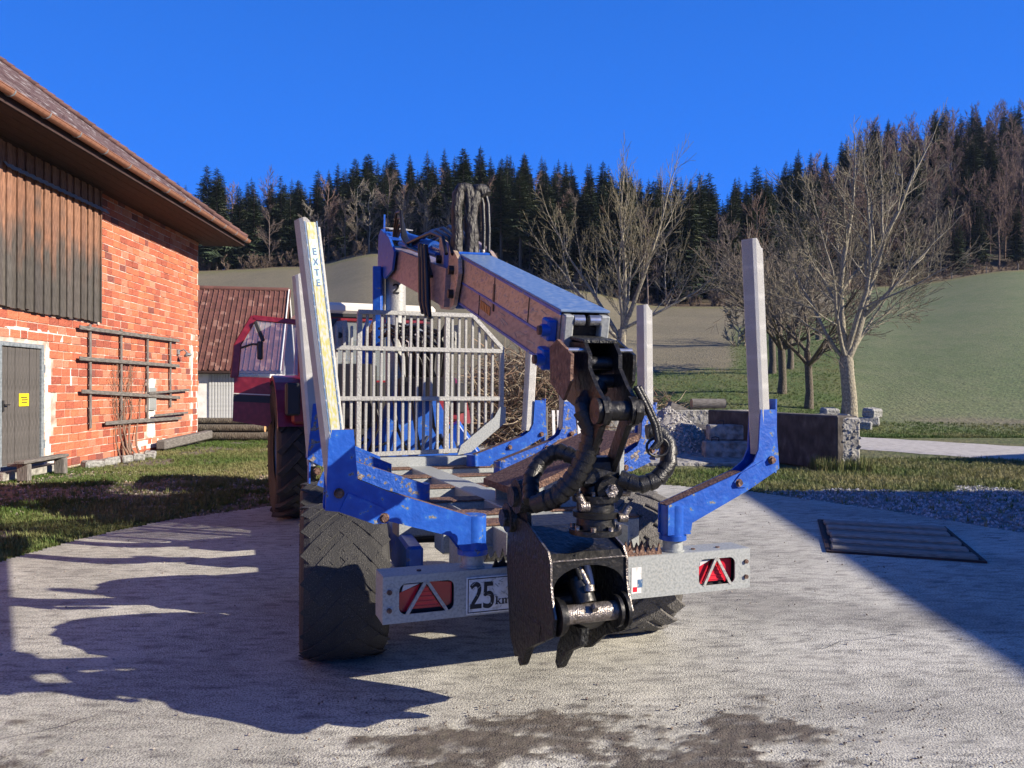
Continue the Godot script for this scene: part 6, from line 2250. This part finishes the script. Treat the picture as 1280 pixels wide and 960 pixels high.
	m = mk.call()
	m.plate([Vector2(-.56, .98), Vector2(-.3, .98), Vector2(-.31, 1.12), Vector2(-.37, 1.16), Vector2(-.44, 1.08), Vector2(-.53, 1.06)], side.call(-.165), .02)
	part("pin_bracket", m, M.black_worn, gr)

# ------------------------------------------------------------------ the tractor
func tractor() -> void:
	var t := thing("red_tractor", "old red tractor with cream roof and open cab door in front of the trailer", "tractor", W(-1.95, 0, 10.0), 22.0 * D2R)
	var ty := tyre(.86, .46, 20, .035, .07, .3).make()
	var rm := rim(.5, .4, .1).make()
	for x in [-.95, .95]:
		var w := group_node("wheel", t, Vector3(x, .86, 0))
		part("tyre", ty, M.rubber, w)
		part("rim", rm, M.rim_paint, w)
	var ft := tyre(.6, .36, 18, .03, .06, .3).make()
	var fr := rim(.34, .3, .08).make()
	for x in [-.8, .8]:
		var w := group_node("wheel", t, Vector3(x, .6, -2.35))
		part("tyre", ft, M.rubber, w)
		part("rim", fr, M.rim_paint, w)
	for x in [-1.0, 1.0]:
		var m := MB.new()
		var prev := Vector2.ZERO
		for i in 13:
			var an := lerpf(.35, PI * .85, i / 12.0)
			var p := Vector2(cos(an) * .95, .86 + sin(an) * .93)
			if i > 0:
				var s: float = signf(x)
				m.quad(Vector3(x * .55, prev.y, prev.x), Vector3(x * 1.18, prev.y, prev.x), Vector3(x * 1.18, p.y, p.x), Vector3(x * .55, p.y, p.x), Vector3(0, prev.y - .86, prev.x))
				m.quad(Vector3(x * 1.18, prev.y, prev.x), Vector3(x * 1.18, p.y, p.x), Vector3(x * 1.18, p.y - .06, p.x * .94), Vector3(x * 1.18, prev.y - .06, prev.x * .94), Vector3(x, 0, 0))
			prev = p
		m.bx(Vector3(x * .78, 1.45, .88), Vector3(.5, .48, .1), .03)
		var fd := part("fender", m, M.red, t)
		var lb := MB.new()
		lb.bx(Vector3(x * 1.02, 1.5, .9), Vector3(.16, .38, .16), .02)
		part("lamp_box", lb, M.plastic, fd)
		var lp := MB.new()
		lp.cyl(Vector3(x * .75, 1.55, .94), Vector3(x * .75, 1.55, .97), .07, 16)
		part("tail_lamp", lp, M.lens_bright, fd)
	var np := MB.new()
	np.bx(Vector3(-.62, 1.52, .945), Vector3(.24, .2, .01), .003)
	part("number_plate", np, M.white_paint, t)
	var body := MB.new()
	body.bx(Vector3(0, .85, -.2), Vector3(.6, .7, 1.5), .04)
	body.bx(Vector3(0, 1.45, .1), Vector3(1.1, .5, 1.2), .04)
	part("rear_body", body, M.plastic, t)
	var hood := MB.new()
	hood.bx(Vector3(0, 1.3, -2.3), Vector3(.72, .75, 1.9), .06)
	hood.bx(Vector3(0, .8, -2.2), Vector3(.5, .5, 2.0), .04)
	part("hood", hood, M.red, t)
	var cab := group_node("cab", t)
	for q in [[-.72, .5, -.78, .42], [.72, .5, .78, .42], [-.72, -1.25, -.78, -1.15], [.72, -1.25, .78, -1.15]]:
		var m := MB.new()
		m.bar(Vector3(q[2], 1.4, q[3]), Vector3(q[0], 2.55, q[1]), Vector3.RIGHT, .07, .07, .01)
		part("post", m, M.red if q[1] < 0 else M.plastic, cab)
	var rb := MB.new()
	rb.bx(Vector3(0, 1.68, .5), Vector3(1.5, .09, .06), .01)
	rb.bx(Vector3(0, 2.5, .5), Vector3(1.5, .08, .06), .01)
	rb.bx(Vector3(-.76, 1.5, -.4), Vector3(.05, .5, 1.5), .01)
	rb.bx(Vector3(.76, 1.5, -.4), Vector3(.05, .5, 1.5), .01)
	rb.bx(Vector3(0, 1.5, .48), Vector3(1.5, .2, .05), .01)
	part("panel", rb, M.red, cab)
	var rf := MB.new()
	rf.bx(Vector3(0, 2.62, -.4), Vector3(1.62, .14, 1.95), .04)
	part("roof", rf, M.cream, cab)
	var ru := MB.new()
	ru.bx(Vector3(0, 2.53, -.4), Vector3(1.58, .05, 1.9), .01)
	part("roof_liner", ru, M.plastic, cab)
	for q in [[Vector3(0, 2.1, .5), Vector3(1.36, .78, .006)], [Vector3(.76, 2.1, -.4), Vector3(.006, .8, 1.5)], [Vector3(0, 2.05, -1.2), Vector3(1.36, .9, .006)]]:
		var m := MB.new()
		m.bx(q[0], q[1])
		part("window_pane", m, M.glass, cab)
	var seat := MB.new()
	seat.bx(Vector3(0, 1.75, -.2), Vector3(.5, .12, .5), .04)
	seat.bx(Vector3(0, 2.0, .08), Vector3(.48, .5, .12), .05)
	part("seat", seat, M.plastic, cab)
	var sw := MB.new()
	var rg := []
	var rr := []
	for i in 17:
		var an := TAU * i / 16.0
		rg.append(Vector3(cos(an) * .2, 1.95 + sin(an) * .1, -.75 + sin(an) * .17)); rr.append(.016)
	sw.tube(rg, rr, 6, false)
	sw.cyl(Vector3(0, 1.95, -.75), Vector3(0, 1.6, -1.0), .03, 8)
	part("steering_wheel", sw, M.plastic, cab)
	# open door
	var dr := group_node("door", t, Vector3(-.8, 0, -.35), Vector3(0, -.12, 0))
	var X := Transform3D(Basis(Vector3(-1, 0, 0), Vector3.UP, Vector3(0, 0, -1)), Vector3.ZERO)
	var m2 := MB.new()
	m2.plate([Vector2(.82, 1.78), Vector2(.84, 1.2), Vector2(.4, 1.12), Vector2(.28, 1.32), Vector2(0, 1.76), Vector2(.04, 1.8), Vector2(.3, 1.76)], X, .05)
	part("lower_panel", m2, M.red, dr)
	for q in [[.82, 1.76, .78, 2.2, .1], [.79, 2.18, .58, 2.56, .09], [.6, 2.55, 0, 2.5, .07], [.0, 2.5, 0, 1.75, .05]]:
		m2 = MB.new()
		m2.bar(X * Vector3(q[0], q[1], 0), X * Vector3(q[2], q[3], 0), Vector3(1, 0, 0) if absf(q[1] - q[3]) > .2 else Vector3.UP, q[4], .05, .01)
		part("frame_bar", m2, M.red, dr)
	m2 = MB.new()
	m2.plate([Vector2(.8, 1.78), Vector2(.76, 2.2), Vector2(.57, 2.52), Vector2(.02, 2.48), Vector2(.02, 1.78)], X, .006)
	part("window_pane", m2, M.glass, dr)
	m2 = MB.new()
	m2.bar(X * Vector3(.83, 1.5, -.03), X * Vector3(.26, 1.47, -.03), Vector3.UP, .09, .008)
	part("stripe", m2, M.plastic, dr)
	m2 = MB.new()
	m2.bar(X * Vector3(.83, 1.56, -.03), X * Vector3(.24, 1.53, -.03), Vector3.UP, .012, .008)
	part("stripe", m2, M.cream, dr)
	m2 = MB.new()
	m2.bx(X * Vector3(.5, 2.12, -.07), Vector3(.07, .24, .06), .015)
	m2.tube([X * Vector3(.74, 2.15, -.03), X * Vector3(.6, 2.2, -.08), X * Vector3(.5, 2.2, -.07)], [.014, .014, .014], 6)
	part("mirror", m2, M.plastic, dr)
	m2 = MB.new()
	m2.bar(X * Vector3(.56, 2.5, -.05), X * Vector3(.46, 2.24, -.05), Vector3(1, 0, 0), .05, .04, .01)
	part("door_strut", m2, M.plastic, dr)

# ------------------------------------------------------------------ small things of the yard
func yard_things() -> void:
	var pc := thing("plank_cover", "weathered plank cover lying flush over a pit in the yard", "pit cover", W(4.08, 0, 8.13), atan2(.335, -.942) - PI)
	pc.rotation.y = -atan2(.335, .942)
	for i in 11:
		var m := MB.new()
		m.col = Color(.3, .28, .25) * [.55, 1.05, .8, 1.2, .6, .95, 1.15, .7, 1.1, .62, .9][i]
		m.bx(Vector3.ZERO, Vector3(1.26 + rng.randf_range(-.03, .03), .05, .128), .018)
		part("plank", m, M.palewood_x, pc, Vector3(rng.randf_range(-.01, .01), .006 + [0, .026, .004, .022, .0, .02, .03, .004, .024, .0, .018][i], -.83 + i * .166), Vector3(rng.randf_range(-.04, .04), rng.randf_range(-.012, .012), 0))
	var fr := MB.new()
	for q in [[0, -.935, 1.38, .03], [0, .935, 1.38, .03], [-.67, 0, .04, 1.84], [.67, 0, .04, 1.84]]:
		fr.bx(Vector3(q[0], .0, q[1]), Vector3(q[2], .04, q[3]))
	part("frame", fr, M.darkwood, pc)
	var pit := MB.new()
	pit.bx(Vector3(0, .0, 0), Vector3(1.3, .02, 1.84))
	part("pit_edge", pit, M.darkwood, pc)  # dark sheet below the planks, puts shade into the gaps
	# pale pallet leaning behind the trailer
	var pl := thing("pallet", "pale wooden pallet leaning at the bunker wall behind the third right stake", "pallet", W(.95, 0, 17.2), .2)
	for i in 6:
		var m := MB.new()
		m.bx(Vector3.ZERO, Vector3(.07, .8, .02), .004)
		part("slat", m, M.white_paint, pl, Vector3(i * .12, .72, 0), Vector3(-.1, 0, 0))
	for y in [.45, 1.0]:
		var m := MB.new()
		m.bx(Vector3(.3, y, -.04), Vector3(.8, .08, .03), .004)
		part("crosspiece", m, M.greywood_x, pl)
	var post := MB.new()
	post.bx(Vector3(-.22, .6, 0), Vector3(.14, 1.2, .14), .01)
	part("corner_post", post, M.greywood, pl)
	# crumbs of earth in the muddy foreground
	var list := []
	for i in 900:
		var x := rng.randf_range(-1.0, 2.2)
		var d := rng.randf_range(2.6, 4.0)
		list.append([Vector3(x, .008, -d), rng.randf_range(.002, .008) * (1.0 if i % 20 else 1.8), Color(.13, .1, .08) * rng.randf_range(.6, 1.5)])
	for i in 700:
		var x := rng.randf_range(-6.0, 6.0)
		var d := rng.randf_range(2.6, 11.0)
		if Geometry2D.is_point_in_polygon(Vector2(x, d), yard_poly()):
			list.append([Vector3(x, .006, -d), rng.randf_range(.003, .011), Color(.25, .22, .19) * rng.randf_range(.5, 1.6)])
	pebbles("dirt_crumbs", list, self)
	var ck := MB.new()
	for q in [[1.9, 4.7, .6, 9], [3.4, 4.2, .4, 8], [-2.6, 3.4, .9, 9]]:
		var p := Vector2(q[0], q[1])
		var an: float = q[2]
		for i in int(q[3]):
			an += rng.randf_range(-.5, .5)
			an = lerpf(an, q[2], .3)
			var e := p + Vector2(cos(an), sin(an)) * rng.randf_range(.05, .12)
			var w := rng.randf_range(.001, .003)
			var sd := Vector3(-sin(an), 0, -cos(an)) * w
			ck.quad(W(p.x, .006, p.y) - sd, W(e.x, .006, e.y) - sd, W(e.x, .006, e.y) + sd, W(p.x, .006, p.y) + sd, Vector3.UP)
			p = e
	tag(part("pavement_crack", ck, M.lamp_dark, self), "", "", "", "structure")

# ------------------------------------------------------------------ grass and gravel
func grasses() -> void:
	var poly := yard_poly()
	var r := RandomNumberGenerator.new()
	r.seed = 900
	var tuft := MB.new()
	for i in 7:
		var an := r.randf() * TAU
		var o := Vector3(cos(an), 0, sin(an))
		var s := Vector3(-sin(an), 0, cos(an))
		var b := o * r.randf_range(0, .5)
		var h := r.randf_range(.5, 1.0)
		var lean := o * r.randf_range(.2, .9)
		tuft.tri(b - s * .05, b + s * .05, b + lean * .4 + Vector3(0, h * .6, 0) + s * .035, o)
		tuft.tri(b - s * .05, b + lean * .4 + Vector3(0, h * .6, 0) + s * .035, b + lean * .4 + Vector3(0, h * .6, 0) - s * .035, o)
		tuft.tri(b + lean * .4 + Vector3(0, h * .6, 0) - s * .035, b + lean * .4 + Vector3(0, h * .6, 0) + s * .035, b + lean + Vector3(0, h, 0), o)
	var tm := tuft.make()
	var greens := func(k: float) -> Color:
		return mixc(Color(.075, .13, .022), Color(.25, .225, .1), k) * r.randf_range(.7, 1.2)
	var lawn := []
	for i in 60000:
		var x := r.randf_range(-9.1, -3.0)
		var d := lerpf(6.5, 26.0, pow(r.randf(), 1.5))
		if Geometry2D.is_point_in_polygon(Vector2(x, d), poly) or x < -8.75 - .04 * (d - 8.0):
			continue
		var bare := n_mid.get_noise_2d(x, d) + .25 * n_fine.get_noise_2d(x, d) + 0.35 * exp(-pow((x + 8.3) / 0.6, 2)) + 0.5 * exp(-pow((d - 12.6 - x * 0.1) / 0.8, 2)) - 0.1
		if bare > .22 and r.randf() < .85:
			continue
		lawn.append([Transform3D(Basis(Vector3.UP, r.randf() * TAU).scaled(Vector3(1, r.randf_range(.5, 1.1), 1) * r.randf_range(.05, .1)), Vector3(x, -.02, -d)), greens.call(clampf(.25 + n_mid.get_noise_2d(x * .7, d * .7) + r.randf_range(-.2, .35), 0, 1))])
	multi("grass", tm, lawn, M.blade, self)
	var strip := []
	for i in 46000:
		var x := r.randf_range(-1.5, 15.0)
		var d := r.randf_range(8.0, 17.5)
		if Geometry2D.is_point_in_polygon(Vector2(x, d), poly) or (x < 5.8 and d > 15.9) or x > 17.0 - (d - 11.5) * .55 - 2.6 or (d > 15.2 and x < 6.9):
			continue
		var gm := smoothstep(-0.4, 0.4, 12.1 + x * 0.02 - d + n_mid.get_noise_2d(x, d) * 1.2) * smoothstep(3.0, 5.5, x + n_mid.get_noise_2d(x, d) * 2.0)
		if gm > .4 and r.randf() < .93:
			continue
		strip.append([Transform3D(Basis(Vector3.UP, r.randf() * TAU).scaled(Vector3(1, r.randf_range(.5, 1.2), 1) * r.randf_range(.05, .11)), Vector3(x, -.02, -d)), greens.call(clampf(.55 + n_mid.get_noise_2d(x * .7, d * .7) + r.randf_range(-.3, .3), 0, 1))])
	for i in 500:      # tall dry grass at the broken end of the bunker wall
		var p := Vector2(6.5 + r.randf_range(-.5, .6), 15.0 + r.randf_range(-.35, .3))
		strip.append([Transform3D(Basis(Vector3.UP, r.randf() * TAU).scaled(Vector3(1, r.randf_range(1.2, 3.2), 1) * .12), Vector3(p.x, -.02, -p.y)), greens.call(r.randf())])
	multi("grass", tm, strip, M.blade, self)
	var mead := []
	for i in 42000:
		var d := lerpf(25.0, 75.0, pow(r.randf(), 1.7))
		var u := r.randf_range(-.35, .75)
		var x := u * d
		if u < .12 and d < 33.0:
			continue
		if d > 46.0 and u < .29 or (u > .455 and d > 30.0):
			continue
		var y := height(x, d)
		mead.append([Transform3D(Basis(Vector3.UP, r.randf() * TAU).scaled(Vector3(1, .7, 1) * r.randf_range(.1, .2)), Vector3(x, y - .04, -d)), greens.call(clampf(.2 + n_mid.get_noise_2d(x * .5, d * .5) * 1.2 + r.randf_range(-.2, .25), 0, 1))])
	multi("grass", tm, mead, M.blade, self)
	var grv := []
	for i in 14000:
		var x := r.randf_range(3.0, 12.5)
		var d := r.randf_range(7.0, 14.5)
		if Geometry2D.is_point_in_polygon(Vector2(x, d), poly):
			continue
		var gm := smoothstep(-0.4, 0.4, 12.1 + x * 0.02 - d + n_mid.get_noise_2d(x, d) * 1.2) * smoothstep(3.0, 5.5, x + n_mid.get_noise_2d(x, d) * 2.0)
		if gm < .5:
			continue
		grv.append([Vector3(x, -.012, -d), r.randf_range(.012, .03), Color(.36, .36, .37) * r.randf_range(.5, 1.5)])
	pebbles("gravel", grv, self)
	# fallen leaves and twigs on the bare strip by the barn
	var lv := []
	for i in 2500:
		lv.append([Vector3(r.randf_range(-9, -3.6), -.01, -r.randf_range(9.5, 15.0)), r.randf_range(.01, .03), [Color(.3, .24, .17), Color(.22, .16, .1), Color(.4, .36, .3)][r.randi() % 3]])
	pebbles("leaf_litter", lv, self)
